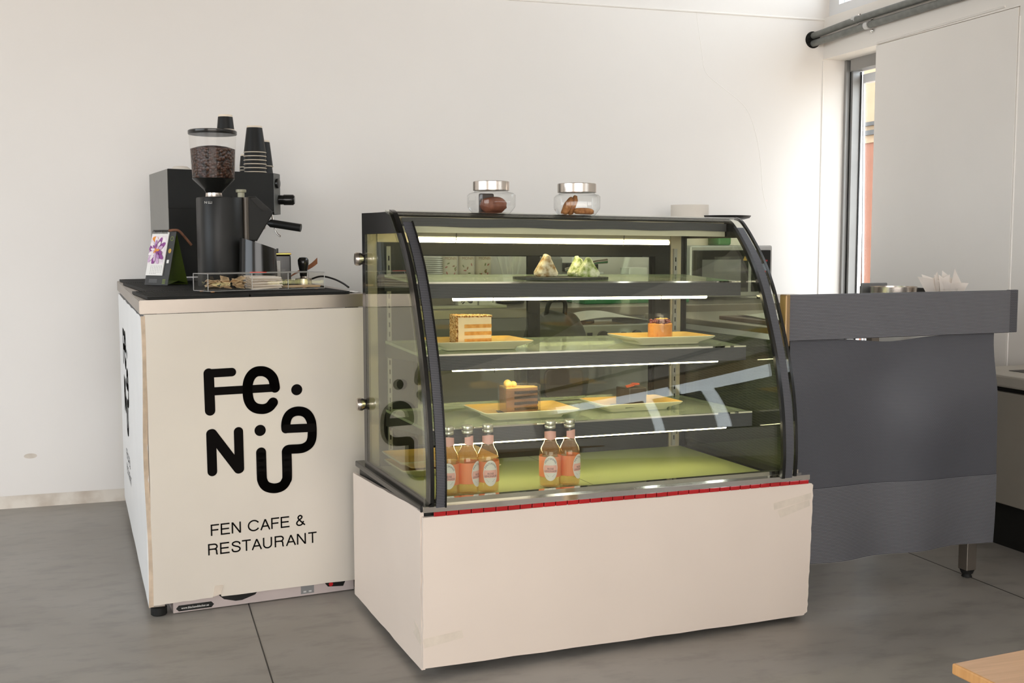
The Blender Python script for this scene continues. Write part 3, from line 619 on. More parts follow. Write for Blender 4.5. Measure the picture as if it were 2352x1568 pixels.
# slate with mochi
zs = shz(0, .30); p = CF(.535, .325, zs); bm = nb()
pts = []
for k in range(72):
    a = 2 * math.pi * k / 72; j = random.uniform(-.0012, .0012); pts.append(((.145 + j) * math.cos(a), (.105 + j) * math.sin(a)))
prism(bm, pts, .0005, .0085, lambda a, b, c: CF(.535 + a, .325 + b, zs + c)); tag(own_origin(obj('slate_board', bm, m_slate), p), 'round black slate board with rough edge on the top shelf', 'serving board')
m_sesame = ramp_noise('toasted_coating', [(.36, (.30, .15, .035)), (.5, (.56, .46, .30)), (.62, (.76, .68, .52))], 55, .8, 1., bd=.008)
m_matcha = ramp_noise('matcha_coating', [(.36, (.20, .27, .045)), (.5, (.55, .60, .32)), (.62, (.78, .79, .60))], 55, .8, 1., bd=.008)
def mochi(label, u, v, w, h, dpt, mat, rot):
    rnd = random.Random(int(u * 1000)); ph = [rnd.uniform(0, 6) for _ in range(6)]
    c, s = math.cos(rot), math.sin(rot); base = CF(u, v, zs + .0087)
    cor = [(-.5, .0), (.5, .0), (.06 * rnd.uniform(-1, 1), 1.0)]; rr = (.17, .17, .13); out = []
    cen = (0, .36)
    for k in range(60):   # rounded triangle as a support outline
        a = 2 * math.pi * k / 60; dx, dy = math.cos(a), math.sin(a)
        best = max(range(3), key=lambda i: (cor[i][0] - 0) * dx * w + (cor[i][1] * h) * dy + 0)
        q = [cor[i] for i in range(3)]
        px = max(((cx_ * (1 - 2 * r_)) * w * dx + ((cy_ * (1 - 2 * r_) + r_ * .9) * h) * dy, (cx_ * (1 - 2 * r_)) * w, (cy_ * (1 - 2 * r_) + r_ * .9) * h, r_) for (cx_, cy_), r_ in zip(cor, rr))
        out.append((px[1] + dx * px[3] * w * .95, max(0, px[2] + dy * px[3] * h * .95)))
    bm = nb(); rings = []; n = 60; lays = [(-.5, .55), (-.47, .74), (-.40, .88), (-.28, .97), (-.1, 1), (.1, 1), (.28, .97), (.40, .88), (.47, .74), (.5, .55)]
    for d, sc in lays:
        L_ = []
        for k, (x, z) in enumerate(out):
            x_, z_ = cen[0] + (x - cen[0]) * sc, .36 * h + (z - .36 * h) * sc; m_ = 1 + .05 * math.sin(90 * x_ + ph[0] + 9 * d) + .04 * math.sin(130 * z_ + ph[1] - 8 * d) + .025 * math.sin(k * 1.7 + 12 * d + ph[2]) + rnd.uniform(-.015, .015)
            x_ *= m_; z_ = max(.0, z_ * m_ - (1 - sc) * .02); y_ = d * dpt * (1 - .35 * z_ / h)
            L_.append(bm.verts.new((base[0] + x_ * c - y_ * s, base[1] + x_ * s + y_ * c, base[2] + z_)))
        rings.append(L_)
    for a_, b_ in zip(rings, rings[1:]):
        for k in range(n): bm.faces.new([a_[k], a_[(k + 1) % n], b_[(k + 1) % n], b_[k]])
    for L_ in (rings[0], rings[-1]):
        m0 = sum((q.co for q in L_), Vector()) / n; mv = bm.verts.new(m0)
        for k in range(n): bm.faces.new([L_[k], L_[(k + 1) % n], mv])
    return tag(own_origin(obj('mochi', bm, mat, None, 80), base), label, 'pastry', 'triangular mochi on the slate')
mochi('beige triangular mochi standing alone on the slate', .490, .33, .068, .064, .05, m_sesame, .15)
mochi('pale green mochi at the back of the green pair', .60, .345, .066, .058, .045, m_matcha, .5)
mochi('pale green mochi at the front of the green pair', .610, .300, .070, .056, .045, m_matcha, -.12)

# ---------------------------------------------------------------- lemonade bottles
m_liquid = pm('rose_lemonade_liquid', (.80, .50, .26), .05, var=.03, trans=.0)
def liquid_mat():
    m, nt, out = new_mat('pale_rose_liquid'); t = nt.nodes.new('ShaderNodeBsdfTransparent'); t.inputs[0].default_value = (.97, .84, .66, 1)
    b = nt.nodes.new('ShaderNodeBsdfPrincipled'); b.inputs['Base Color'].default_value = (.78, .50, .27, 1); b.inputs['Roughness'].default_value = .1
    mx = nt.nodes.new('ShaderNodeMixShader'); mx.inputs[0].default_value = .16; nt.links.new(t.outputs[0], mx.inputs[1]); nt.links.new(b.outputs[0], mx.inputs[2]); nt.links.new(mx.outputs[0], out.inputs[0]); return m
m_liquid = liquid_mat()
m_lab_o = pm('orange_label', (.78, .25, .11), .5, var=.04); m_lab_w = pm('white_label', (.76, .73, .68), .5, var=.02); m_lab_p = pm('pink_label', (.82, .45, .40), .5, var=.02)
m_capp = pm('silver_cap', (.62, .6, .52), .3, .8, var=.05); m_navy = pm('navy_ink', (.02, .02, .05), .5)
def make_bottle(label):
    t = thing('lemonade_bottle', label, 'bottle', (0, 0, 0), 'lemonade bottles in the case')
    prof = [(.024, .0), (.029, .003), (.0300, .010), (.0303, .092), (.0297, .102), (.0265, .113), (.0205, .123), (.0165, .131), (.0148, .140), (.0132, .168), (.0128, .174), (.0128, .180)]
    prof = [(r * 1.0, z * .955) for r, z in prof]
    bm = nb(); lathe(bm, prof, 0, 0, 36, True, False); g = obj('glass_body', bm, m_clear, t, 60)
    lp = [(r - .0018, z) for r, z in prof if z < .110]; lp[0] = (lp[0][0], .003)
    bm = nb(); lathe(bm, [(r, z + .002) for r, z in lp] + [(.0180, .120), (.0140, .130), (.0128, .136)], 0, 0, 32); obj('lemonade', bm, m_liquid, t, 60)
    bm = nb(); lathe(bm, [(.0146, .162), (.0150, .163), (.0150, .169), (.0142, .170), (.0150, .1715), (.0148, .181), (.0138, .183)], 0, 0, 28); obj('cap', bm, m_capp, t, 40)
    def band(bm, r, z0, z1, a0, a1, n=28, top=None):
        for k in range(n):
            q = [(a0 + (a1 - a0) * (k + d) / n) for d in (0, 1)]
            zt_ = [z1 + (top(d) if top else 0) for d in q]; zb_ = [z0 - (top(d) if top else 0) for d in q]
            vs = [(q[0], zb_[0]), (q[1], zb_[1]), (q[1], zt_[1]), (q[0], zt_[0])]
            bm.faces.new([bm.verts.new((r * math.sin(a), -r * math.cos(a), z)) for a, z in vs])
    bm = nb(); band(bm, .0306, .031, .0865, -2.4, 2.4); lb = obj('label_wrap', bm, m_lab_o, t, 60)
    cyl = lambda r: (lambda a, b, c=0: ((r) * math.sin(a / r), -r * math.cos(a / r), b))
    def oval(bm, cz_, rx, rz, r, clip=None, n=40):
        bm2 = nb(); cols = 16; f = cyl(r)
        for k in range(cols):
            x0, x1 = -rx + 2 * rx * k / cols, -rx + 2 * rx * (k + 1) / cols
            h0, h1 = rz * math.sqrt(max(0, 1 - (x0 / rx) ** 2)), rz * math.sqrt(max(0, 1 - (x1 / rx) ** 2))
            lo0, lo1, hi0, hi1 = -h0, -h1, h0, h1
            if clip:
                lo0, lo1, hi0, hi1 = max(lo0, clip[0]), max(lo1, clip[0]), min(hi0, clip[1]), min(hi1, clip[1])
                if hi0 - lo0 < 1e-5 and hi1 - lo1 < 1e-5: continue
            bm.faces.new([bm.verts.new(f(a, cz_ + b)) for a, b in ((x0, lo0), (x1, lo1), (x1, hi1), (x0, hi0))])
        bm2.free()
    bm = nb(); oval(bm, .0560, .0208, .0345, .0309); obj('label_oval', bm, m_lab_w, t, 60)
    bm = nb(); oval(bm, .0560, .0196, .0330, .0311, (-.012, .0085)); obj('label_pink_band', bm, m_lab_p, t, 60)
    f = cyl(.0313); bm = nb()
    def arc(x, y):
        Rr = .0205; a = x / Rr; return f((Rr - .0030 + y) * math.sin(a) * .86, .0615 + (Rr - .0030 + y) * math.cos(a) * 1.1 - .0012)
    text_mesh(bm, 'FENTIMANS', .0072, arc, space=1.12, sx=1.12)
    text_mesh(bm, 'ROSE', .0074, lambda x, y: f(x, .0525 + y)); text_mesh(bm, 'LEMONADE', .0068, lambda x, y: f(x, .0460 + y))
    for q in range(3): 
        for s in (-1, 1): stroke(bm, [(-.011 + q * .002, .0390 - q * .0026), (.011 - q * .002, .0390 - q * .0026)], .0006, f, 0, rc=4)
    obj('label_lettering', bm, m_navy, t)
    bm = nb(); band(bm, .0158, .131, .157, -1.5, 1.5, 20, lambda a: -.004 * abs(a) / 1.5); obj('neck_label', bm, m_lab_p, t, 60)
    return t
spots = [(.112, .118, -.25, 'rose lemonade bottle half hidden behind the left grey fabric strip'), (.166, .118, .75, 'middle bottle of the three rose lemonades at the left of the case'), (.224, .118, -.05, 'rightmost bottle of the three rose lemonades at the left of the case'), (.409, .122, -.32, 'left bottle of the separate pair of rose lemonades'), (.467, .122, .62, 'right bottle of the separate pair of rose lemonades')]
b0 = None
for u, v, a, lab in spots:
    p = CF(u, v, .4452)
    if b0 is None: b0 = make_bottle(lab); b0.location = p; b0.rotation_euler = (0, 0, a)
    else: dup(b0, p, lab, a)

# ---------------------------------------------------------------- jars on top of the case
m_cookie = ramp_noise('brown_cookie', [(.3, (.14, .045, .022)), (.7, (.25, .09, .045))], 45, .7, .5)
m_brownie = pm('dark_brownie', (.07, .055, .045), .6, var=.15); m_bisc = ramp_noise('crumbly_biscuit', [(.3, (.28, .10, .03)), (.7, (.55, .26, .09))], 70, .8, .7)
def jar(u, v, w, h, rot, label, flip):
    z = 1.1948; p = CF(u, v, z); t = thing('glass_jar', label, 'jar', p)
    def sq(bm, prof, seg=40):
        rings = []
        for hw, zz, e in prof:
            L_ = []
            for k in range(seg):
                a = 2 * math.pi * k / seg; ca, sa_ = math.cos(a), math.sin(a); rr = hw / (abs(ca) ** e + abs(sa_) ** e) ** (1 / e)
                x, y_ = rr * ca, rr * sa_; c, s = math.cos(rot), math.sin(rot); L_.append(bm.verts.new((p[0] + x * c - y_ * s, p[1] + x * s + y_ * c, p[2] + zz)))
            rings.append(L_)
        for a, b in zip(rings, rings[1:]):
            for k in range(seg): bm.faces.new([a[k], a[(k + 1) % seg], b[(k + 1) % seg], b[k]])
        bm.faces.new(rings[0][::-1])
    hw = w / 2; bm = nb(); sq(bm, [(hw * .74, 0, 5), (hw * .78, .001, 5), (hw * .98, h * .2, 5), (hw, h * .26, 5), (hw, h * .58, 5), (hw * .94, h * .64, 4), (hw * .82, h * .68, 2), (hw * .80, h * .74, 2)]); g = obj('glass_body', bm, m_clear, t, 45)
    bm = nb(); lathe(bm, [(hw * .86, h * .72), (hw * .88, h * .725), (hw * .88, h * .985), (hw * .85, h)], p[0], p[1], 40, z0=p[2]); obj('lid', bm, m_lidsteel, t, 40)
    return p
def blob(name, p, sx, sy, sz, mat, rot, label, cat, amp=.06, sq_=1., tilt=0., group=None):
    bm = nb(); bmesh.ops.create_icosphere(bm, subdivisions=3, radius=1)
    Rm = Matrix.Rotation(rot, 3, 'Z') @ Matrix.Rotation(tilt, 3, 'Y')
    for q in bm.verts:
        x, y, z = q.co; k = 1 + amp * (math.sin(7 * x + 3 * y) + math.sin(9 * z + 5 * x) * .7)
        q.co = Rm @ Vector((math.copysign(abs(x) ** sq_, x) * sx * k, math.copysign(abs(y) ** sq_, y) * sy * k, math.copysign(abs(z) ** sq_, z) * sz * k))
    lo = min(q.co.z for q in bm.verts); o = obj(name, bm, mat, None, 60); o.location = (p[0], p[1], p[2] - lo); return tag(o, label, cat, group)
p1 = jar(.347, .40, .120, .094, R(6), 'squat square glass jar with a dark brownie, left of two on the case', 0)
p2 = jar(.622, .40, .132, .096, R(-14), 'squat square glass jar with three biscuits, right of two on the case', 1)
bm = nb(); box(bm, -.026, .018, .012, .026, 0, .058, bev=.004); o = obj('brownie_square', bm, m_brownie); o.location = (p1[0] - .005, p1[1], p1[2] + .002); tag(o, 'dark square brownie standing in the left glass jar', 'brownie')
blob('chocolate_cookie', (p1[0] + .004, p1[1] - .012, p1[2] + .002), .040, .026, .024, m_cookie, .1, 'brown domed cookie lying at the front of the left jar', 'cookie', .05, .9)
blob('biscuit', (p2[0] - .030, p2[1] - .002, p2[2] + .002), .031, .014, .011, m_bisc, .2, 'biscuit leaning on the left side in the right jar', 'biscuit', .05, .8, -1.0, 'biscuits in the right jar')
blob('biscuit', (p2[0] - .008, p2[1] + .012, p2[2] + .002), .031, .014, .010, m_bisc, -.1, 'biscuit standing upright behind the others in the right jar', 'biscuit', .05, .8, -1.25, 'biscuits in the right jar')
blob('biscuit', (p2[0] + .02, p2[1] - .008, p2[2] + .002), .033, .017, .011, m_bisc, .1, 'biscuit lying flat in the right jar', 'biscuit', .05, .8, .05, 'biscuits in the right jar')

# ================================================================== COUNTER WITH LOGO
KY = .1112492; KSH = .00559
KF = frame(-.0021, 3.3848, KY, KSH)
def ztop(x, y): return .944 + .0078 * (y - 3.3848) + .009 * x
ctr = thing('coffee_counter', 'steel-topped coffee counter faced with white logo boards', 'counter', (.3, 4.1, 0))
F0 = KF(0, 0, 0); F1 = KF(.69, 0, 0); quad = [(F0[0], F0[1]), (F1[0], F1[1]), (.60, 4.96), (-.088, 4.96)]
bm = nb(); lo = [bm.verts.new((x, y, ztop(x, y) - .040)) for x, y in quad]; hi = [bm.verts.new((x, y, ztop(x, y))) for x, y in quad]
bm.faces.new(lo[::-1]); bm.faces.new(hi)
for i in range(4): bm.faces.new([lo[i], lo[(i + 1) % 4], hi[(i + 1) % 4], hi[i]])
bmesh.ops.bevel(bm, geom=bm.edges[:], offset=.002, segments=2, affect='EDGES'); obj('worktop', bm, m_steel, ctr)
TK = lambda u, z, v: KF(u, v, z)
bm = nb(); prism(bm, rough_poly([(.016, .038), (.187, .0385), (.189, .042), (.212, .046), (.214, .0385), (.68, .0332), (.682, .9035), (.0156, .9025)], .0010, 10), .002, .012, TK); fb = obj('front_board', bm, m_board2, ctr)
bm = nb()
STR = [(.0306, [(0.1922, .7214), (.1936, .6098)]), (.0258, [(.1922, .7214), (.2602, .7218)]), (.0246, [(.2073, .6669), (.3892, .6667)]),
 (.0307, [(.3892, .6667), (.3879, .6771), (.3837, .6953), (.3732, .7092), (.3599, .7174), (.3476, .7199), (.3334, .7189), (.3209, .7114), (.3119, .6984), (.307, .682), (.3059, .666), (.3066, .6482), (.3097, .632), (.3172, .6179), (.3293, .6082), (.3451, .6039), (.3593, .6043), (.3719, .6099), (.3822, .6218)]),
 (.0287, [(.1946, .5393), (.1956, .4252)]), (.0301, [(.1973, .5391), (.274, .4265)]), (.0279, [(.2758, .54), (.2764, .4263)]),
 (.0305, [(.3427, .4707), (.3433, .3976), (.3448, .3837), (.3502, .3709), (.3604, .3615), (.3793, .3556), (.3974, .3571), (.4102, .3639), (.4185, .3766), (.4216, .3902), (.4213, .4668)]),
 (.029, [(.4213, .4687), (.4286, .4728), (.4633, .472), (.4788, .4751), (.4922, .4835), (.4998, .4969), (.5023, .515), (.502, .54), (.499, .5574), (.4908, .5744), (.4782, .5852), (.4618, .5896), (.4454, .5882), (.4318, .5805), (.4235, .5666), (.4203, .5505), (.4205, .5378)]),
 (.0267, [(.4205, .5374), (.5027, .5348)])]
def logo(bm, T, c, sg=-1):
    for k_, (w, pts) in enumerate(STR):
        if len(pts) > 4: pts = [(q.x, q.y) for q in smooth_path([(a, b, 0) for a, b in pts], 4)]
        stroke(bm, pts, w, T, c + sg * k_ * 1.2e-4, rc=24, sg=sg)
    for a, b in ((.4564, .6564), (.3413, .5385)): disc(bm, a, b, .0172, T, c, 28)
logo(bm, TK, .0012); obj('logo_mark', bm, m_ink, fb)
bm = nb(); helv(bm, 'FEN CAFE &', .1865, .4745, .2288, .0345, TK, .0012); obj('logo_lettering', bm, m_ink, fb); bm = nb(); helv(bm, 'RESTAURANT', .1772, .5095, .1700, .0345, TK, .0012); obj('logo_lettering', bm, m_ink, fb)
bm = nb(); prism(bm, [(.189, .0415), (.212, .0460), (.219, .0735), (.195, .074)], -.0005, .0019, TK); obj('tape_patch', bm, m_tape, fb)
# left side board, sloping edge curling near the corner
SD = Vector((-.086, 1.545, 0)).normalized()
def SB(s, z, d): return (F0[0] + .012 + SD.x * s - d, F0[1] + .010 + SD.y * s - d * .05, z)
bm = nb()
pts = rough_poly([(0, .0325), (1.50, .05), (1.50, .905), (0, .897)], .003, 18)
prism(bm, pts, 0, .010, lambda s, z, d: SB(s, z, d)); sb = obj('side_board', bm, m_sideb, ctr)
bm = nb(); sheet(bm, lambda i, j: (F0[0] + .002 + .0135 * i + .003 * math.sin(j * 9), F0[1] + .0085 + .0045 * math.sin(j * 7) * (1 - i) - .006 * (1 - i), .033 + .865 * j), 3, 24, (0, .002, 0)); obj('board_edge', bm, m_edge, sb)
bm = nb(); TS2 = lambda a, b, c: SB(1.28 - a * 1.5 + .18, b + .04, .0108)
logo(bm, lambda a, b, c: SB(1.36 - a, b + .05, .0108 + c), 0, 1)
TSB = lambda a, b, c: SB(1.36 - a, b + .05, .0108)
helv(bm, 'FEN CAFE &', .1865, .4745, .2288, .0345, TSB, 0); helv(bm, 'RESTAURANT', .1772, .5095, .1700, .0345, TSB, 0); obj('logo_mark', bm, m_ink, sb)
for (x, y) in ((.028, 3.402), (.64, 3.50), (-.04, 4.88), (.55, 4.88)):
    bm = nb(); box(bm, x - .019, x + .019, y - .0, y + .038, .028, ztop(x, y) - .041, bev=.002); l = obj('leg', bm, m_steel, ctr)
    bm = nb(); lathe(bm, [(.020, 0), (.0235, .003), (.0235, .024), (.018, .028)], x, y + .019, 24); obj('foot', bm, m_rubber, l, 40)
# appliance carton under the counter
m_carton = pm('printed_carton', (.47, .40, .38), .6, var=.06, vscale=5)
ct = thing('appliance_carton', 'flat printed appliance carton on the floor under the logo counter', 'box', (.36, 3.6, 0))
cyaw = math.atan2(3.4439 - 3.3977 + .02, .55); TC = frame(.069, 3.408, .1112)
B('carton_body', m_carton, ct, 0, .56, 0, .38, .003, .16, T=TC)
TCf = lambda a, b, c: TC(a, c, b)
bm = nb(); prism(bm, [(.008, .0155), (.016, .0065), (.112, .0065), (.120, .0155), (.112, .0245), (.016, .0245)], -.0006, 0, TCf); lb = obj('web_label', bm, m_black, ct)
bm = nb(); text_mesh(bm, 'www.blackanddecker.ae', .0095, lambda x, y: TCf(.064 + x, .0125 + y, -.0010), sx=.88); obj('label_lettering', bm, m_white, lb)
bm = nb(); prism(bm, [(.13, .045), (.15, .026), (.185, .016), (.205, .016), (.245, .028), (.26, .045)], -.0005, 0, TCf); obj('printed_picture', bm, m_black, ct)
bm = nb(); box(bm, .388, .430, -.0005, 0, .009, .045, TC); pl = obj('printed_panel', bm, m_grey, ct)
bm = nb(); box(bm, .396, .405, -.001, -.0005, .013, .018, TC); box(bm, .413, .422, -.001, -.0005, .013, .018, TC); obj('printed_icon', bm, m_silver, pl)
bm = nb(); prism(bm, [(.475, .05), (.465, .035), (.475, .022), (.525, .018), (.54, .05)], -.0005, 0, TCf); pr = obj('printed_badge', bm, m_black, ct)
bm = nb(); disc(bm, .485, .029, .007, TCf, -.001, 16); obj('badge_dot', bm, m_red, pr)

# ---------------------------------------------------------------- on the counter
GK = frame(F0[0], F0[1], KY)   # counter-aligned, no shear
def mat_obj(label, u0, u1, v0, v1):
    t = nb(); TT = lambda u, v, z: (lambda q: (q[0], q[1], ztop(q[0], q[1]) + z))(GK(u, v, 0))
    box(t, u0, u1, v0, v1, .0004, .007, TT, .0015, 1)
    k = u0 + .006
    while k < u1 - .006:
        box(t, k, k + .0035, v0 + .006, v1 - .006, .0071, .0088, TT); k += .008
    for v in (v0 + .0005, v1 - .0055): box(t, u0, u1, v, v + .005, .0071, .0090, TT)
    for u in (u0, u1 - .004): box(t, u, u + .004, v0 + .006, v1 - .006, .0071, .0090, TT)
    p = GK((u0 + u1) / 2, (v0 + v1) / 2, 0); p = (p[0], p[1], ztop(p[0], p[1]))
    return tag(own_origin(obj('bar_mat', t, m_rubber), p), label, 'mat', 'ribbed bar mats')
mat_obj('black ribbed bar mat at the front left corner of the steel counter', .024, .318, .006, .40)
mat_obj('black ribbed bar mat under the right half of the clear box', .323, .632, .008, .40)
mat_obj('black ribbed bar mat under the desk calendar and coffee machine', .068, .66, .405, 1.12)
mat_obj('black ribbed bar mat behind the coffee machine by the wall', .092, .66, 1.125, 1.5)
def on(x, y, mat=True): return ztop(x, y) + (.0094 if mat else .0005)

# espresso machine
ep = (.30, 4.56); ez = on(*ep) + .002 ; em = thing('espresso_machine', 'black boxy espresso machine beside the grinder', 'coffee machine', (ep[0], ep[1], ez))
Pm = [(.110, 4.30), (.509, 4.445), (.538, 4.497), (.47, 4.80), (.052, 4.665)]
Pl = [(.1105, 4.3005), (.43, 4.417), (.41, 4.77), (.0525, 4.6645)]
m_mside = pm('machine_side_grey', (.14, .14, .13), .5, .3, var=.05)
bm = nb(); prism(bm, Pl, ez + .02, ez + .275, ident); obj('lower_body', bm, m_blackm, em)
bm = nb(); prism(bm, Pm, ez + .27, 1.384, ident, .003); hd = obj('head', bm, m_blackm, em)
def wallplate(bm, a, b, z0, z1, off):
    d = Vector((b[0] - a[0], b[1] - a[1], 0)).normalized(); n_ = Vector((d.y, -d.x, 0)) * off
    vs = [Vector((a[0], a[1], z0)) + n_, Vector((b[0], b[1], z0)) + n_, Vector((b[0], b[1], z1)) + n_, Vector((a[0], a[1], z1)) + n_]
    back_ = [v - n_ * .9 for v in vs]; A = [bm.verts.new(v) for v in vs]; C_ = [bm.verts.new(v) for v in back_]
    bm.faces.new(A); bm.faces.new(C_[::-1])
    for i in range(4): bm.faces.new([A[i], A[(i + 1) % 4], C_[(i + 1) % 4], C_[i]])
bm = nb(); wallplate(bm, Pm[4], Pm[0], ez + .272, 1.382, .002); wallplate(bm, (.0525, 4.6645), (.1105, 4.3005), ez + .02, ez + .272, .002); obj('back_panel', bm, pm('machine_back_lit_grey', (.24, .235, .215), .5, .2, var=.04), em)  # grey tone paints the left window light onto this face
bm = nb(); wallplate(bm, Pm[1], Pm[2], 1.225, 1.382, .002); wallplate(bm, Pm[2], Pm[3], 1.225, 1.38, .002); fp = obj('control_panel', bm, m_mside, em)
def knob_at(p, d, r, l, mat, parent, name):
    p = Vector(p); d = Vector(d).normalized(); bm = nb(); tube(bm, [p, p + d * l * .3, p + d * l * .32, p + d * l * .9, p + d * l], [r * .9, r * .9, r, r, r * .75], 20); return obj(name, bm, mat, parent, 40)
knob_at((.533, 4.487, 1.282), (.93, -.25, 0), .021, .062, m_black, fp, 'steam_knob')
knob_at((.520, 4.466, 1.345), (.9, -.45, 0), .019, .014, m_black, fp, 'pressure_gauge')
bm = nb(); tube(bm, smooth_path([(.45, 4.42, 1.19), (.49, 4.405, 1.188), (.575, 4.37, 1.174), (.60, 4.36, 1.170)], 5), [.006] * 5 + [.0155] * 10 + [.0155], 18); ph = obj('portafilter_handle', bm, m_blackm, em, 40)
bm = nb(); lathe(bm, [(.03, 1.165), (.034, 1.17), (.034, 1.20), (.03, 1.232)], .44, 4.43, 28); obj('group_head', bm, m_lidsteel, em, 40)
bm = nb(); tube(bm, smooth_path([(.50, 4.45, 1.23), (.505, 4.43, 1.18), (.515, 4.42, 1.15), (.527, 4.41, 1.138)], 4), .0035, 8); obj('steam_wand', bm, m_lidsteel, em, 50)
for x, y in ((.13, 4.36), (.40, 4.46), (.40, 4.70), (.09, 4.63)):
    bm = nb(); lathe(bm, [(.014, ez), (.014, ez + .021)], x, y, 14); obj('foot', bm, m_rubber, em)
# cups on the machine
m_cup = pm('black_paper_cup', (.011, .011, .010), .5, var=.1, spec=.25); m_cuprim = pm('cream_cup_rim', (.80, .69, .55), .6, var=.03)
def make_cup(label, h, r0, r1, group):
    t = thing('paper_cup', label, 'cup', (0, 0, 0), group)
    bm = nb(); lathe(bm, [(r0, .003), (r1, h - .007), (r1 - .0025, h - .007), (r0 - .003, .003)], 0, 0, 32, False, False); obj('cup_wall', bm, m_cup, t, 40)
    bm = nb(); lathe(bm, [(r1 - .0005, h - .0075), (r1 - .0012, h), (r1 - .004, h), (r1 - .006, h - .004)], 0, 0, 32, True, True); obj('cup_base', bm, m_cuprim, t, 40)
    bm = nb()
    for k in range(32):
        pass
    bm.free(); bm = nb()
    ringp = [(r0 + .0018 * math.cos(q * math.pi / 4), .0028 + .0018 * math.sin(q * math.pi / 4)) for q in range(9)]
    lathe(bm, ringp, 0, 0, 32, False, False); obj('rolled_rim', bm, m_cuprim, t, 60)
    return t
zc = 1.3845; words = ['bottom', 'second', 'third', 'fourth', 'fifth', 'top']
c0 = None
for k in range(6):
    lab = '%s of six stacked black paper cups nearest on the coffee machine' % words[k]
    if c0 is None: c0 = make_cup(lab, .105, .0425, .0300, 'nearest stack of black cups'); c0.location = (.443, 4.475, zc)
    else: dup(c0, (.443, 4.475, zc + .0152 * k), lab, 0, 'nearest stack of black cups')
d0 = make_cup('lower cup of two tall black paper cups stacked behind the nearest stack', .105, .040, .029, 'tall pair of black cups'); d0.location = (.482, 4.57, zc)
d1 = dup(d0, (.482, 4.57, zc + .030), 'upper cup of two tall black paper cups stacked behind the nearest stack', 0, 'tall pair of black cups')
bm = nb(); lathe(bm, [(.038, 0), (.040, .003), (.036, .014), (.026, .022), (.012, .024)], .165, 4.52, 32, z0=zc); tag(own_origin(obj('bowl', bm, m_warmwhite, None, 50), (.165, 4.52, zc)), 'small white bowl upside down on the coffee machine', 'bowl')

# grinder
gx, gy = .263, 4.02; gz = on(gx, gy); gr = thing('coffee_grinder', 'black coffee grinder with clear hopper full of beans', 'coffee grinder', (gx, gy, gz))
def rrect(w, d, r, n=6, cx=0, cy=0):
    out = []
    for sx, sy, a0 in ((1, -1, -90), (1, 1, 0), (-1, 1, 90), (-1, -1, 180)):
        for q in range(n + 1):
            an = R(a0 + 90 * q / n); out.append((cx + sx * (w / 2 - r) + r * math.cos(an), cy + sy * (d / 2 - r) + r * math.sin(an)))
    return out
TG = lambda a, b, c: (gx + a * .985 - b * .17, gy + a * .17 + b * .985, c)
bm = nb(); prism(bm, rrect(.150, .17, .06, 8, .012, 0), gz, 1.268, TG, .004); obj('body', bm, m_blackm, gr, 40)
bm = nb(); prism(bm, rrect(.02, .15, .008, 4, .088, .012), gz, 1.269, TG); obj('spine_strip', bm, pm('bronze_strip', (.09, .075, .06), .4, .3), gr, 40)
bm = nb(); text_mesh(bm, 'N LLI', .0115, lambda x, y: TG(-.0485 + x, -.0862 - .0006, 1.244 + y), 'CENTER'); obj('brand_lettering', bm, m_white, gr)
ch = [(.098, 1.272), (.125, 1.274), (.182, 1.224), (.186, 1.214), (.128, 1.118), (.098, 1.118)]
bm = nb(); prism(bm, ch, -.05, .055, lambda a, z, b: TG(a, b, z), .004); obj('chute', bm, m_blackm, gr)
bm = nb(); prism(bm, [(.104, 1.268), (.125, 1.2705), (.18, 1.223), (.150, 1.222), (.128, 1.24)], -.0520, -.0495, lambda a, z, b: TG(a, b, z)); obj('chute_lid', bm, m_black, gr)
hx, hy = TG(-.008, .0, 0)[:2]
hp = [(.026, 1.278), (.028, 1.284), (.034, 1.293), (.0700, 1.328), (.0725, 1.333), (.0795, 1.485)]
bm = nb(); lathe(bm, [(.026, 1.262), (.029, 1.268), (.027, 1.290)], hx, hy, 32); obj('hopper_collar', bm, m_lidsteel, gr, 40)
bm = nb(); lathe(bm, hp[4:], hx, hy, 48, False, False); hop = obj('hopper', bm, m_acryl, gr, 40)
bm = nb(); lathe(bm, [(.0815, 1.484), (.0825, 1.486), (.0825, 1.496), (.078, 1.499)], hx, hy, 48); obj('hopper_lid', bm, m_black, hop, 40)
def bean_mat():
    m, nt, out = new_mat('roasted_beans'); b = nt.nodes.new('ShaderNodeBsdfPrincipled'); nt.links.new(b.outputs[0], out.inputs[0])
    tc = nt.nodes.new('ShaderNodeTexCoord'); v = N(nt, 'ShaderNodeTexVoronoi', Scale=110.); nt.links.new(tc.outputs['Object'], v.inputs['Vector'])
    nt.links.new(ramp(nt, v.outputs['Distance'], [(.1, (.10, .045, .026)), (.55, (.05, .022, .013)), (.8, (.008, .004, .003))]), b.inputs['Base Color']); b.inputs['Roughness'].default_value = .35
    bp = N(nt, 'ShaderNodeBump', Strength=.9, Distance=.004); bp.invert = True; nt.links.new(v.outputs['Distance'], bp.inputs['Height']); nt.links.new(bp.outputs[0], b.inputs['Normal']); return m
m_beans = bean_mat()
bm = nb(); lathe(bm, hp[1:5], hx, hy, 48, True, False); obj('hopper_funnel', bm, m_black, gr, 40)
bm = nb(); lathe(bm, [(.03, 1.3315), (.0665, 1.3325), (.0705, 1.336), (.0755, 1.434), (.05, 1.442), (.02, 1.446)], hx, hy, 48); o = obj('coffee_beans', bm, m_beans, hop, 60); o['kind'] = 'stuff'
kp = TG(.075, -.045, 1.269); bm = nb(); lathe(bm, [(.012, 0), (.012, .016), (.017, .017), (.018, .021), (.018, .026), (.016, .027)], kp[0], kp[1], 24, z0=kp[2]); obj('grind_dial', bm, pm('olive_dial', (.30, .29, .20), .4), gr, 40)
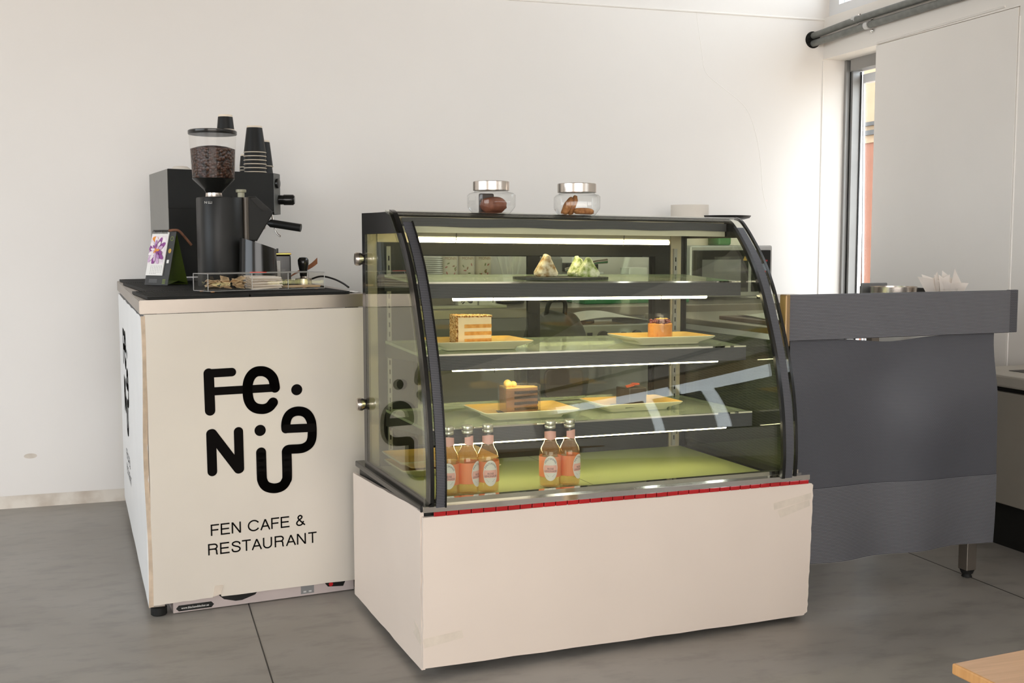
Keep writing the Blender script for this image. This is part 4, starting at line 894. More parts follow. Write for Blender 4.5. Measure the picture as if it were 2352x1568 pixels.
cu1 = make_cup('single small black paper cup upside down on the grinder hopper lid', .054, .0295, .0250, 'cup on the grinder'); cu1.location = (hx + .045, hy + .004, 1.4992)
for k in range(3):
    dup(cu1, (.420, 4.56, zc + .012 * k), '%s of three small stacked black cups mostly hidden left behind the nearest stack' % ('bottom', 'middle', 'top')[k], 0, 'hidden stack of black cups')
# dosing bin, slanted top
bx, by = .390, 3.905; bz = on(bx, by); bm = nb(); seg = 48
def binring(r, zf): return [bm.verts.new((bx + r * math.cos(2 * math.pi * k / seg), by + r * math.sin(2 * math.pi * k / seg), zf(math.cos(2 * math.pi * k / seg)))) for k in range(seg)]
rings = [binring(.0665, lambda c: bz), binring(.066, lambda c: bz + .004), binring(.0605, lambda c: 1.109 - .020 * c), binring(.0575, lambda c: 1.109 - .020 * c), binring(.060, lambda c: bz + .01)]
for a, b in zip(rings, rings[1:]):
    for k in range(seg): bm.faces.new([a[k], a[(k + 1) % seg], b[(k + 1) % seg], b[k]])
bm.faces.new(rings[0][::-1]); bm.faces.new(rings[-1])
t = thing('knock_bin', 'black cylindrical knock bin with slanted top under the grinder chute', 'bin', (bx, by, bz)); obj('bin_body', bm, m_black, t, 40)
B('hinge_tab', m_blackm, t, bx + .063, bx + .068, by - .008, by + .008, 1.075, 1.092)

# desk calendar: A-frame
m_olive = pm('olive_card', (.085, .125, .012), .5, var=.08); m_char = pm('charcoal_card', (.035, .035, .034), .5, var=.08)
ca, cb = Vector((.018, 4.265, 0)), Vector((.096, 4.175, 0)); cd = (cb - ca).normalized(); cn = Vector((-cd.y, cd.x, 0)); wC = (cb - ca).length
cz0 = on(.06, 4.22); dep = .098; hC = .192
cal = thing('desk_calendar', 'standing desk calendar with a purple and orange flower picture', 'calendar', (ca.x + .06, ca.y, cz0))
def TCa(a, h, o=0.):   # front leaf: a along width, h up the leaf 0..1, o outwards
    q = ca + cd * a + cn * (dep * .5 * h) - cn * o; return (q.x, q.y, cz0 + hC * h + o * .25)
def leaf(bm, a0, a1, h0, h1, o0, o1): 
    vs = [bm.verts.new(TCa(a, h, o)) for o in (o0, o1) for a, h in ((a0, h0), (a1, h0), (a1, h1), (a0, h1))]
    bm.faces.new(vs[:4][::-1]); bm.faces.new(vs[4:])
    for i in range(4): bm.faces.new([vs[i], vs[(i + 1) % 4], vs[4 + (i + 1) % 4], vs[4 + i]])
bm = nb(); leaf(bm, 0, wC, 0, 1, -.0015, 0); obj('front_card', bm, m_char, cal)
bm = nb(); q0 = ca + cn * dep; q1 = cb + cn * dep; tops = [TCa(0, 1), TCa(wC, 1)]
f_ = [bm.verts.new((q0.x, q0.y, cz0)), bm.verts.new((q1.x, q1.y, cz0)), bm.verts.new(tops[1]), bm.verts.new(tops[0])]; bm.faces.new(f_); bmesh.ops.solidify(bm, geom=bm.faces[:], thickness=.0015); obj('back_card', bm, m_olive, cal)
bm = nb(); vs = [Vector(TCa(0, .02, -.003)), Vector(TCa(wC, .02, -.003)), Vector((q1.x, q1.y, cz0 + .004)), Vector((q0.x, q0.y, cz0 + .004))]; mid = [(vs[1] + vs[2]) / 2 + Vector((0, 0, .012)), (vs[0] + vs[3]) / 2 + Vector((0, 0, .012))]
V_ = [bm.verts.new(v) for v in vs + mid]; bm.faces.new([V_[0], V_[1], V_[4], V_[5]]); bm.faces.new([V_[5], V_[4], V_[2], V_[3]]); obj('base_flap', bm, m_olive, cal)
bm = nb(); leaf(bm, .002, wC * .735, .175, .985, .001, .0045); pg = obj('page_block', bm, m_white, cal)
FL = lambda a, b, c: TCa(wC * (.03 + .66 * a), .39 + .53 * b, .0049 + c * .0002)
m_pet = [pm('petal_%s' % n_, c_, .6, var=.15, vscale=60) for n_, c_ in (('pink', (.62, .42, .60)), ('white', (.82, .74, .76)), ('purple', (.26, .06, .26)), ('orange', (.78, .30, .05)), ('mauve', (.42, .22, .44)))]
bm = nb(); sheet(bm, lambda i, j: FL(i, j, 0), 1, 1); pic = obj('flower_picture', bm, m_pet[1], pg)
rnd = random.Random(3); pb = [nb() for _ in m_pet]; lay = 1
for ringi, (nr, rad, ln) in enumerate(((11, .40, .26), (10, .28, .20), (9, .17, .13), (6, .07, .07))):
    for k in range(nr):
        a = 2 * math.pi * k / nr + ringi * .4; ci = (0, 1, 1, 4, 2, 0, 1)[rnd.randrange(7)] if ringi < 2 else (3, 1, 3, 2, 0)[rnd.randrange(5)]
        lay += 1; bmx = pb[ci]; cx_, cy_ = .42 + rad * math.cos(a), .46 + rad * math.sin(a) * .8
        pts = []
        for q in range(12):
            tq = 2 * math.pi * q / 12; x, y = ln * math.cos(tq), ln * .42 * math.sin(tq)
            pts.append((min(1, max(0, cx_ + x * math.cos(a) - y * math.sin(a))), min(1, max(0, cy_ + (x * math.sin(a) + y * math.cos(a)) * .8))))
        bmx.faces.new([bmx.verts.new(FL(x, y, lay)) for x, y in pts])
for a_, b_, w_, h_ in ((.15, .75, .16, .1), (.25, .9, .2, .08)): pb[3].faces.new([pb[3].verts.new(FL(a_ + w_ * math.cos(6.28 * q / 10), b_ + h_ * math.sin(6.28 * q / 10), 1)) for q in range(10)])
for b_, m_ in zip(pb, m_pet): obj('flower_petals', b_, m_, pic)
bm = nb()
for r_ in range(6):
    for c_ in range(7):
        if r_ == 5 and c_ > 3: continue
        a0 = wC * (.19 + c_ * .075); h0 = .345 - r_ * .028; vs = [bm.verts.new(TCa(a, h, .0049)) for a, h in ((a0, h0), (a0 + .0035 + (.001 if r_ == 0 else 0), h0), (a0 + .0035, h0 + .009), (a0, h0 + .009))]; bm.faces.new(vs)
obj('date_marks', bm, m_grey, pg)
bm = nb()
for k in range(13):
    a = .006 + k * wC * .052; pa, pb_ = Vector(TCa(a, .955, .006)), Vector(TCa(a, 1.0, .003)); tube(bm, [pa, (pa + pb_) / 2 + Vector((0, 0, .004)) - cn * .003, pb_ + Vector((0, 0, .006)), pb_ + cn * .008], .0011, 6)
obj('wire_binding', bm, m_black, cal)
bm = nb()
for h, s_ in ((.87, .011), ): disc(bm, wC * .88, h, s_, lambda a, b, c: TCa(wC * .88 + (a - wC * .88), h + (b - h) / hC, .0006), 0, 18)
bm.free()
bm = nb(); bm.faces.new([bm.verts.new(TCa(wC * .86 + .0075 * math.cos(6.28 * q / 18), .64 + .0085 * math.sin(6.28 * q / 18) / hC, .0007)) for q in range(18)]); obj('gold_seal', bm, m_gold, cal)
bm = nb()
for a_, h_, w_, hh in ((wC * .80, .41, .011, .012),): bm.faces.new([bm.verts.new(TCa(a, h, .0007)) for a, h in ((a_, h_), (a_ + w_, h_), (a_ + w_, h_ + hh / hC), (a_, h_ + hh / hC))])
obj('white_sticker', bm, m_white, cal)
bm = nb()
for k in range(3): bm.faces.new([bm.verts.new(TCa(a, h, .0007)) for a, h in ((wC * .17, .10 - k * .024), (wC * .52, .10 - k * .024), (wC * .52, .108 - k * .024), (wC * .17, .108 - k * .024))])
obj('printed_lines', bm, m_grey, cal)
bm = nb()
for k in range(4): bm.faces.new([bm.verts.new(TCa(a, h, .0007)) for a, h in ((wC * .75, .10 - k * .024), (wC * .88, .10 - k * .024), (wC * .88, .108 - k * .024), (wC * .75, .108 - k * .024))])
for q in range(18):
    a0, a1 = 6.28 * q / 18, 6.28 * (q + 1) / 18; bm.faces.new([bm.verts.new(TCa(wC * .87 + r_ * math.cos(a), .87 + r_ * math.sin(a) / hC, .0007)) for r_, a in ((.008, a0), (.008, a1), (.0066, a1), (.0066, a0))])
obj('green_print', bm, pm('lime_ink', (.25, .33, .04), .5), cal)
# cinnamon-like leather cord looped over the top
pt = Vector(TCa(wC * .74, 1)); q = [pt + Vector((-.004, 0, .004)), pt + cd * .022 + Vector((0, 0, .006)), pt + cd * .030 + cn * .012 + Vector((.002, 0, .002)), pt + cd * .032 + cn * .04 + Vector((.004, 0, -.026)), pt + cd * .034 + cn * .056 + Vector((.008, 0, -.048))]
bm = nb(); tube(bm, smooth_path(q, 5), .0046, 10); tag(own_origin(obj('bark_stick', bm, pm('brown_bark', (.17, .07, .035), .8, var=.35, vscale=60, bump=.6), None, 50), pt), 'brown bark-like roll draped over the top of the desk calendar', 'stick')

# clear acrylic condiment box
bx0, by0 = .200, 3.528; AY = R(21.5); TA_ = frame(bx0, by0, AY); abz = on(.38, 3.68); TA = lambda u, v, z: (lambda q: (q[0], q[1], abz + z))(TA_(u, v, 0))
LA, DA, HA = .408, .105, .052
ab = thing('acrylic_box', 'clear acrylic condiment box with three compartments at the counter front', 'box', TA(LA / 2, DA / 2, 0))
def panel(bm, *a): box(bm, *a, TA)
bm = nb(); panel(bm, 0, LA, 0, DA, .003, .006); panel(bm, 0, LA, 0, .003, .006, HA); panel(bm, 0, LA, DA - .003, DA, .006, HA); panel(bm, 0, .003, .003, DA - .003, .006, HA); panel(bm, LA - .003, LA, .003, DA - .003, .006, HA)
for u in (.148, .275): panel(bm, u, u + .003, .003, DA - .003, .006, HA)
obj('tray', bm, m_acryl, ab)
bm = nb(); panel(bm, -.001, LA + .001, -.001, DA + .001, HA + .0005, HA + .004); ld = obj('lid', bm, m_acryl, ab)
for u in (.06, .245):
    bm = nb(); box(bm, u, u + .045, .045, .06, HA + .004, HA + .013, TA, .002); obj('lid_handle', bm, m_acryl, ld)
for u in (.02, .385):
    for v in (.012, .09):
        q = TA(u, v, 0); bm = nb(); lathe(bm, [(.006, -.0008), (.006, .003)], q[0], q[1], 12, z0=q[2]); obj('foot', bm, pm('amber_foot', (.6, .25, .05), .3), ab)
bm = nb()
for u0, u1 in ((.006, LA - .006),):
    for (a, b) in ((0, .0025), (.0035, .0035)): pass
bm.free()
bm = nb(); e = .0012
for (u, v) in ((0, 0), (LA, 0), (0, DA), (LA, DA), (.148, 0), (.275, 0)): tube(bm, [TA(u, v, .004), TA(u, v, HA + .003)], e, 6)
for z in (.003, HA + .004):
    for v in (0, DA): tube(bm, [TA(0, v, z), TA(LA, v, z)], e, 6)
    for u in (0, LA): tube(bm, [TA(u, 0, z), TA(u, DA, z)], e, 6)
obj('polished_edges', bm, pm('acrylic_edge', (.72, .70, .66), .2, trans=.5), ab)
m_sachet = pm('kraft_sachet', (.62, .45, .26), .65, var=.12, vscale=50); m_film = glass('cellophane', (.95, .94, .92), 2.5)
for k, (u, v) in enumerate(((.034, .04), (.078, .046), (.120, .04))):
    q = TA(u, v, .0064); t = thing('sachet_pack', '%s cellophane pack of kraft sugar sachets in the clear box' % ('leftmost', 'middle', 'rightmost')[k], 'sachets', q, 'sugar sachet packs')
    for j in range(6):
        bm = nb(); box(bm, -.021, .021, -.014, .014, -.0008, .0008); bmesh.ops.rotate(bm, verts=bm.verts, cent=(0, 0, 0), matrix=Matrix.Rotation(random.uniform(-.5, .5), 3, 'Y') @ Matrix.Rotation(random.uniform(-.4, .4), 3, 'X') @ Matrix.Rotation(random.uniform(0, 3), 3, 'Z'))
        lo = min(v_.co.z for v_ in bm.verts); bmesh.ops.translate(bm, verts=bm.verts, vec=(q[0], q[1], q[2] - lo + .001 + j * .0034)); obj('sachet', bm, m_sachet, t)
    bm = nb(); hw = .021
    lo_ = [bm.verts.new((q[0] + sx * hw, q[1] + sy * .028, q[2] + .0004)) for sx, sy in ((-1, -1), (1, -1), (1, 1), (-1, 1))]; tp = [bm.verts.new((q[0] + sx * .004 + .004 * (k - 1), q[1], q[2] + .041)) for sx in (-1, 1)]
    bm.faces.new([lo_[0], lo_[1], tp[1], tp[0]]); bm.faces.new([lo_[2], lo_[3], tp[0], tp[1]]); bm.faces.new([lo_[1], lo_[2], tp[1]]); bm.faces.new([lo_[3], lo_[0], tp[0]]); obj('cellophane_bag', bm, m_film, t)
s0 = None
for k in range(20):
    if s0 is None:
        bm = nb(); box(bm, -.056, .056, -.0048, .0048, 0, .0020, bev=.0005); s0 = obj('stir_stick', bm, m_warmwhite); o = s0
    else: o = s0.copy(); COL.objects.link(o)
    lay = k // 4; q = TA(.2125 + random.uniform(-.003, .003), .03 + (k % 4) * .014, .0066 + lay * .0082 + (k % 2) * .0026)
    o.location = q; o.rotation_euler = (random.uniform(.2, .7), random.uniform(-.04, .04), AY + random.uniform(-.08, .08)); tag(o, 'paper-wrapped stir stick in the middle compartment of the clear box', 'stir stick', 'wrapped stir sticks')
s0 = None
for k in range(14):
    if s0 is None:
        bm = nb(); tube(bm, [(-.058, 0, .0013), (.058, 0, .0013)], [.0006, .0016], 6); s0 = obj('wooden_pick', bm, m_paleWood); o = s0
    else: o = s0.copy(); COL.objects.link(o)
    q = TA(.343, .016 + (k % 7) * .011, .0064 + (k // 7) * .0036); o.location = q; o.rotation_euler = (0, 0, AY + random.uniform(-.07, .07)); tag(o, 'thin wooden pick in the right compartment of the clear box', 'pick', 'loose wooden picks')
t = nb(); q = TA(.20, .05, HA + .0045); prism(t, [(-.03, -.003), (.0, -.003), (.01, -.006), (.022, -.002), (.0, .004), (-.03, .003)], 0, .0022, lambda a, b, c: (q[0] + a, q[1] + b * 1.2, q[2] + c)); tag(own_origin(obj('stirrer', t, m_redp), q), 'small red plastic stirrer lying on the clear box lid', 'stirrer')
# tin, tamper, strap
q = (.487, 4.06); z = on(*q); t = thing('coffee_tin', 'black square tin with a gold rim behind the knock bin', 'tin', (q[0], q[1], z))
bm = nb(); box(bm, q[0] - .036, q[0] + .030, q[1] - .03, q[1] + .03, z, z + .105, bev=.004); obj('tin_body', bm, m_black, t)
bm = nb(); box(bm, q[0] - .038, q[0] + .032, q[1] - .032, q[1] + .032, z + .105, z + .113, bev=.003); obj('tin_lid', bm, m_gold, t)
B('paper_label', m_white, t, q[0] - .03, q[0] - .008, q[1] - .0308, q[1] - .0302, z + .03, z + .085)
q = (.555, 3.99); z = on(*q); t = thing('tamper', 'black-handled coffee tamper standing behind the clear box', 'tamper', (q[0], q[1], z))
bm = nb(); lathe(bm, [(.029, 0), (.029, .022), (.012, .026), (.011, .03)], q[0], q[1], 28, z0=z); obj('tamper_base', bm, m_lidsteel, t, 40)
bm = nb(); lathe(bm, [(.012, .03), (.014, .05), (.019, .075), (.0195, .088), (.014, .096), (.005, .098)], q[0], q[1], 28, z0=z); obj('tamper_handle', bm, m_black, t, 40)
z = on(.56, 4.12); bm = nb(); sheet(bm, lambda i, j: (.50 + i * .125, 4.10 + .02 * i, z + .001 + .072 * i ** .9 + .006 * math.sin(i * 6) + (j - .5) * .022 * i + .011 * i), 12, 2, (0, .004, 0)); tag(own_origin(obj('leather_strap', bm, m_leather, None, 40), (.56, 4.12, z)), 'brown leather strap tied with string beside the tamper', 'strap')
# cable and papers
pts = [(.52, 4.32), (.60, 4.30), (.69, 4.28)]
bm = nb(); z = on(.6, 4.1) + .006; tube(bm, smooth_path([(.50, 4.30, z), (.585, 4.20, z + .0), (.635, 4.12, z + .018), (.665, 4.02, z + .012), (.68, 3.9, z + -.001), (.685, 3.82, z - .012)], 6), .0035, 8); tag(own_origin(obj('power_cable', bm, m_blackm, None, 50), (.6, 4.1, z)), 'thin black power cable curling across the counter right of the clear box', 'cable')
bm = nb(); z = ztop(.62, 3.53) + .0008; sheet(bm, lambda i, j: (GK(.635 + i * .05, .06 + j * .12, 0)[0], GK(.635 + i * .05, .06 + j * .12, 0)[1], z + .003 * math.sin(i * 5 + j * 4) ** 2), 6, 6, (0, 0, .0006)); tag(own_origin(obj('receipt_paper', bm, m_white, None, 40), (.64, 3.5, z)), 'white paper slip on the steel counter beside the display case', 'paper')

# ================================================================== GREY FABRIC TABLE
TYW = .0537056; TF = frame(2.6072, 2.9333, TYW)
gt = thing('fabric_skirted_table', 'steel table wrapped in grey woven fabric right of the display case', 'table', TF(-.35, .4, 0))
for u, v in ((-.041, .0), (-.735, .0), (-.041, .80), (-.735, .80)):
    bm = nb(); box(bm, u, u + .04, v, v + .04, .026, .829, TF, .002); l = obj('leg', bm, m_steel, gt)
    q = TF(u + .02, v + .02, 0); bm = nb(); lathe(bm, [(.014, 0), (.017, .002), (.013, .012), (.018, .013), (.024, .026)], q[0], q[1], 16); obj('foot', bm, m_rubber, l, 40)
B('worktop', m_steel, gt, -.785, .112, .004, .86, .83, .85, T=TF, bev=.003)
bm = nb(); box(bm, -.785, .070, -.034, -.016, .8160, .9535, TF, .002); bd_ = obj('fabric_band', bm, m_fab, gt)
bm = nb(); box(bm, .0702, .109, -.028, -.014, .8158, .9545, TF, .002); obj('folded_fabric_end', bm, weave('grey_woven_turned', (.035, .035, .04), (.17, .17, .19), .0030, .0042, .1), gt)
bm = nb(); box(bm, -.803, -.7855, -.040, -.008, .80, .955, TF, .004); obj('brass_end_trim', bm, pm('bronze_edge', (.30, .20, .10), .4, .6), gt)
def skirt(i, j, z0, z1, amp):
    u = -.765 + i * .789; z = z0 + (z1 - z0) * j
    t_ = (z - .125) / .69
    bulge = amp * (.016 * math.sin(i * 4.2 + .5) * math.sin(math.pi * min(1, t_)) - .030 * math.exp(-((i - .66) / .2) ** 2 - ((t_ - .62) / .22) ** 2) + .022 * math.exp(-((i - .45) / .16) ** 2 - ((t_ - .9) / .16) ** 2) + .012 * math.exp(-((i - .35) / .25) ** 2 - ((t_ - .5) / .3) ** 2))
    low = (1 - t_) ** 2 * .010 * math.sin(i * 16 + 1.0) * amp
    sag = -.014 * math.exp(-((i - .47) / .16) ** 2) * max(0, (t_ - .8) / .2)
    edge = .010 * math.sin(z * 9) * (1 if i > .97 else 0)
    off = .5 + .5 * math.cos(math.pi * min(1, max(0, (1 - t_) / .3)))
    return TF(u + edge * .4, -.027 + .015 * off + (bulge + low) * (1 - .85 * off), z + sag)
bm = nb(); sheet(bm, lambda i, j: skirt(i, j, .354, .815, 1.05), 60, 36, (0, .0015, 0)); obj('fabric_skirt', bm, m_fabskirt, gt, 70)
bm = nb(); sheet(bm, lambda i, j: (lambda q: (q[0], q[1] - .0022, q[2]))(skirt(i, j, .127, .356, 1.05)), 60, 16, (0, .0015, 0)); obj('fabric_hem_panel', bm, m_fab, gt, 70)
bm = nb(); sheet(bm, lambda i, j: TF(-.769 + .002 * math.sin(i * 9), .0 + i * .8, .13 + .68 * j), 16, 10, (.0015, 0, 0)); obj('fabric_side_skirt', bm, m_fabskirt, gt, 70)
bm = nb(); sheet(bm, lambda i, j: TF(.022 - .020 * j * (1 - .4 * i), -.036 + .01 * j, .335 + .045 * i), 4, 2); obj('torn_tape', bm, m_white, gt)
# things standing on it
def napkin_holder():
    q = TF(.02, .27, 0); t = thing('napkin_holder', 'round brushed steel dish beside the folded napkins', 'dish', (2.54, 3.27, .8502))
    bm = nb(); lathe(bm, [(.068, 0), (.078, .002), (.080, .104), (.078, .104), (.076, .006)], 2.53, 3.30, 40, z0=.8502); obj('dish_wall', bm, m_lidsteel, t, 40); return t
napkin_holder()
t = thing('napkin_cup', 'clear cup that holds the fanned napkins', 'cup', (2.645, 3.18, .8502)); bm = nb(); lathe(bm, [(.03, 0), (.038, .002), (.045, .10)], 2.645, 3.18, 32, True, False, z0=.8502); obj('cup_wall', bm, m_clear, t, 40)
n0 = None; nl = ['tallest folded napkin, its point at the far left of the fan', 'folded napkin second from the left of the fan', 'folded napkin at the dip in the middle of the fan', 'folded napkin standing in front of the fan', 'folded napkin at the right middle of the fan', 'folded napkin at the far right of the fan']
for k, (dx, dy, tl, h, rz) in enumerate(((-.022, .004, -.40, .165, .2), (-.014, .012, -.22, .155, -.3), (-.002, .016, -.02, .145, .4), (.004, -.012, .08, .140, .1), (.016, .006, .26, .152, -.4), (.022, -.002, .42, .160, .3))):
    bm = nb(); w = .07
    pr = [(-.016, 0, 0), (.018, 0, 0), (.058, .0, h * .86), (.014, .002, h * .80), (-.040, 0, h)]
    A = [bm.verts.new((x, y + .006 * (1 if i in (2, 4) else -1), z)) for i, (x, y, z) in enumerate(pr)]; mid = bm.verts.new((0, -.008, h * .45))
    for i in range(5): bm.faces.new([A[i], A[(i + 1) % 5], mid])
    bmesh.ops.solidify(bm, geom=bm.faces[:], thickness=.003); bmesh.ops.rotate(bm, verts=bm.verts, cent=(0, 0, 0), matrix=Matrix.Rotation(tl, 3, 'Y') @ Matrix.Rotation(rz, 3, 'Z'))
    o = obj('napkin', bm, m_napkin); o.location = (2.645 + dx * .4, 3.18 + dy * .6, .856); tag(o, nl[k], 'napkin', 'fanned napkins')
bm = nb(); box(bm, 2.47, 2.58, 3.40, 3.41, .8502, .964, bev=.003); tag(own_origin(obj('card_stand', bm, m_grey), (2.52, 3.42, .8502)), 'dark upright card stand behind the steel dish', 'stand')
bm = nb(); box(bm, 2.62, 2.70, 3.27, 3.62, .8502, .858, bev=.002); box(bm, 2.695, 2.70, 3.27, 3.62, .858, .945); box(bm, 2.62, 2.695, 3.615, 3.62, .858, .944); tag(own_origin(obj('document_tray', bm, m_dark), (2.66, 3.45, .8502)), 'dark document tray at the right end of the fabric table', 'tray')

# ================================================================== KITCHEN BEHIND
def steel_table(label, x0, x1, y0, y1, zt_):
    t = thing('steel_table', label, 'table', ((x0 + x1) / 2, (y0 + y1) / 2, 0), 'kitchen steel tables')
    B('worktop', m_steel, t, x0, x1, y0, y1, zt_ - .04, zt_, bev=.003); B('lower_shelf', m_steel, t, x0 + .03, x1 - .03, y0 + .03, y1 - .03, .24, .26)
    for x in (x0 + .02, x1 - .06):
        for y in (y0 + .02, y1 - .06): B('leg', m_steel, t, x, x + .04, y, y + .04, 0, zt_ - .041)
    return t
steel_table('long steel kitchen table along the back wall behind the display case', .70, 3.2, 4.22, 4.98, .85)
ba = .8504
# microwave
mx0, mx1, my = 2.385, 2.815, 4.56
mw = thing('microwave_oven', 'silver microwave oven with black door behind the display case', 'microwave', ((mx0 + mx1) / 2, my + .18, ba))
B('housing', m_silver, mw, mx0, mx1, my, my + .36, ba + .012, 1.100, bev=.008)
B('door_window', m_black, mw, mx0 + .012, mx1 - .128, my - .004, my + .004, ba + .035, 1.078, bev=.002)
B('control_panel', m_black, mw, mx1 - .112, mx1 - .012, my - .004, my + .004, ba + .035, 1.078, bev=.002)
B('window_mesh', m_grey, mw, mx0 + .06, mx1 - .17, my - .0055, my - .004, ba + .07, 1.035)
m_btn = pm('panel_print', (.10, .09, .09), .5); m_btnr = pm('red_print', (.35, .03, .03), .5)
for r_ in range(5):
    for c_ in range(3): B('button', m_btnr if r_ > 1 and c_ != 1 else m_btn, mw, mx1 - .098 + c_ * .027, mx1 - .084 + c_ * .027, my - .006, my - .004, .925 + r_ * .025, .933 + r_ * .025)
B('start_button', m_green, mw, mx1 - .045, mx1 - .028, my - .006, my - .004, .905, .915)
bm = nb(); prism(bm, [(mx1 - .16, 1.03), (mx1 - .138, 1.03), (mx1 - .149, 1.052)], my - .0062, my - .0045, lambda a, b, c: (a, c, b)); obj('warning_sticker', bm, m_gold, mw)
for x in (mx0 + .04, mx1 - .04):
    for y in (my + .04, my + .32): B('foot', m_rubber, mw, x - .01, x + .01, y - .01, y + .01, ba, ba + .013)
# on the microwave
bm = nb(); lathe(bm, [(.02, .0005), (.088, .0005), (.089, .19), (.02, .19)], 2.40 + .085, 4.76, 40, True, True, z0=1.1005); tag(own_origin(obj('paper_roll', bm, m_warmwhite, None, 40), (2.485, 4.76, 1.1005)), 'fat white paper towel roll standing on the microwave', 'paper roll')
bm = nb(); box(bm, 2.585, 2.655, 4.66, 4.78, 1.1005, 1.222, bev=.01); t_ = tag(own_origin(obj('plastic_tub', bm, m_green), (2.62, 4.72, 1.1005)), 'green plastic tub under the black tray on the microwave', 'tub')
bm = nb(); lathe(bm, [(.10, 1.2225), (.125, 1.229), (.132, 1.240), (.129, 1.240), (.12, 1.232)], 2.64, 4.72, 40); tag(own_origin(obj('round_tray', bm, m_blackm, None, 40), (2.64, 4.72, 1.2225)), 'round black tray lying on the green tub above the microwave', 'tray')
# syrups
m_syr = pm('cream_syrup_label', (.74, .68, .58), .5, var=.03); m_leafg = pm('label_leaf_green', (.22, .26, .10), .6); m_leafr = pm('label_petal_red', (.45, .12, .09), .6); m_brown = pm('label_brown', (.33, .17, .09), .6)
m_syrglass = pm('amber_syrup', (.25, .12, .05), .1, coat=.3)
for k, x in enumerate((1.275, 1.352, 1.428)):
    y = 4.66; t = thing('syrup_bottle', 'syrup bottle with a botanical label, %s of three by the straws' % ('left', 'middle', 'right')[k], 'bottle', (x, y, ba), 'syrup bottles')
    bm = nb(); lathe(bm, [(.03, 0), (.035, .004), (.035, .215), (.026, .235), (.014, .26), (.013, .30)], x, y, 28, z0=ba); obj('glass_body', bm, m_syrglass if k else m_clear, t, 40)
    bm = nb(); lathe(bm, [(.015, .30), (.015, .325), (.012, .327)], x, y, 20, z0=ba); obj('cap', bm, m_white, t, 40)
    bm = nb(); lathe(bm, [(.0356, .03), (.0356, .212)], x, y, 28, False, False, z0=ba); lb = obj('label', bm, m_syr, t, 40)
    cy_ = lambda a, b, c=0, x=x, y=y: (x + .0359 * math.sin(a / .0359), y - .0359 * math.cos(a / .0359), ba + b)
    bm = nb(); text_mesh(bm, 'MONIN', .017, lambda a, b: cy_(a, .190 + b)); obj('label_lettering', bm, m_brown, lb)
    for m_, nn in ((m_leafg, 5), (m_leafr, 4), (m_brown, 3)):
        bm = nb()
        for q in range(nn):
            a0, b0_, an = random.uniform(-.024, .024), random.uniform(.10, .175), random.uniform(0, 3)
            bm.faces.new([bm.verts.new(cy_(a0 + .007 * math.cos(6.28 * w / 8) * math.cos(an) - .003 * math.sin(6.28 * w / 8) * math.sin(an), b0_ + .007 * math.cos(6.28 * w / 8) * math.sin(an) + .003 * math.sin(6.28 * w / 8) * math.cos(an))) for w in range(8)])
        obj('label_leaves', bm, m_, lb)
# stack of clear cup lids
bm = nb()
for k in range(24): lathe(bm, [(.038, k * .0085), (.042, k * .0085 + .002), (.040, k * .0085 + .007)], 1.205, 4.66, 24, True, True, z0=ba)
tag(own_origin(obj('lid_stack', bm, pm('stacked_lids', (.62, .62, .62), .25, var=.1), None, 30), (1.205, 4.66, ba)), 'column of clear plastic cups nested left of the syrup bottles', 'cup stack')
# straws
t = thing('straw_cup', 'dark square cup of paper-wrapped straws beside the syrups', 'cup', (1.54, 4.62, ba)); B('cup_body', m_dark, t, 1.49, 1.59, 4.57, 4.67, ba, ba + .115, bev=.004)
for k in range(12):
    a = (k - 5.5) / 5.5; bm = nb(); y_ = 4.60 + (k % 3) * .02; tube(bm, [(1.54 + a * .032, y_, ba + .1), (1.54 + a * .064, y_, ba + .205)], .0042, 8)
    o = obj('straw', bm, m_white); tag(own_origin(o, (1.54 + a * .032, y_, ba + .1)), 'white paper-wrapped straw standing in the dark square cup', 'straw', 'wrapped straws')
# glove boxes on a carton near the back door of the case
bm = nb(); box(bm, .95, 1.40, 4.24, 4.45, ba, ba + .012, bev=.003); tag(own_origin(obj('serving_tray', bm, m_cream), (1.17, 4.34, ba)), 'pale flat tray under the glove boxes', 'tray')
gb = ba + .0125
def glove_box(label, x0, x1, y0, kind_):
    t = thing('glove_box', label, 'box', ((x0 + x1) / 2, y0 + .06, gb), 'disposable glove boxes'); B('carton', m_white, t, x0, x1, y0, y0 + .12, gb, gb + .075)
    TT = lambda a, b, c: (x0 + a, y0 - .0006, gb + b); w = x1 - x0
    bm = nb(); bm.faces.new([bm.verts.new(TT(a, b, 0)) for a, b in ((0, .048), (w * .5, .044), (w, .052), (w, .075), (0, .075))]); pb_ = obj('green_print', bm, pm('leaf_green_print', (.25, .40, .06), .6), t)
    if kind_:
        bm = nb(); H = [(.02, .004), (.03, .022)]
        TT2 = lambda a, b, c: (x0 + a, y0 - .0012, gb + b); stroke(bm, [(.052, .016), (.036, .026)], .018, TT2, 0)
        for ex_, ey_ in ((.014, .030), (.010, .022), (.013, .014), (.018, .007), (.034, .043)): stroke(bm, [(.036, .024), (ex_, ey_)], .0045, TT2, 0)
        obj('hand_print', bm, m_blackm, t)
    else:
        bm = nb(); TT2 = lambda a, b, c: (x0 + a, y0 - .0012, gb + b); stroke(bm, [(.018, .072), (.010, .07), (.010, .058), (.018, .056)], .004, TT2, 0); text_mesh(bm, 'CLEAR', .013, lambda x, y: TT2(.022 + x, .0595 + y, 0), 'LEFT'); obj('box_lettering', bm, m_white, t)
glove_box('white glove box printed with a black hand', 1.205, 1.285, 4.27, True); glove_box('white and green glove box with white lettering', 1.29, 1.358, 4.262, False)
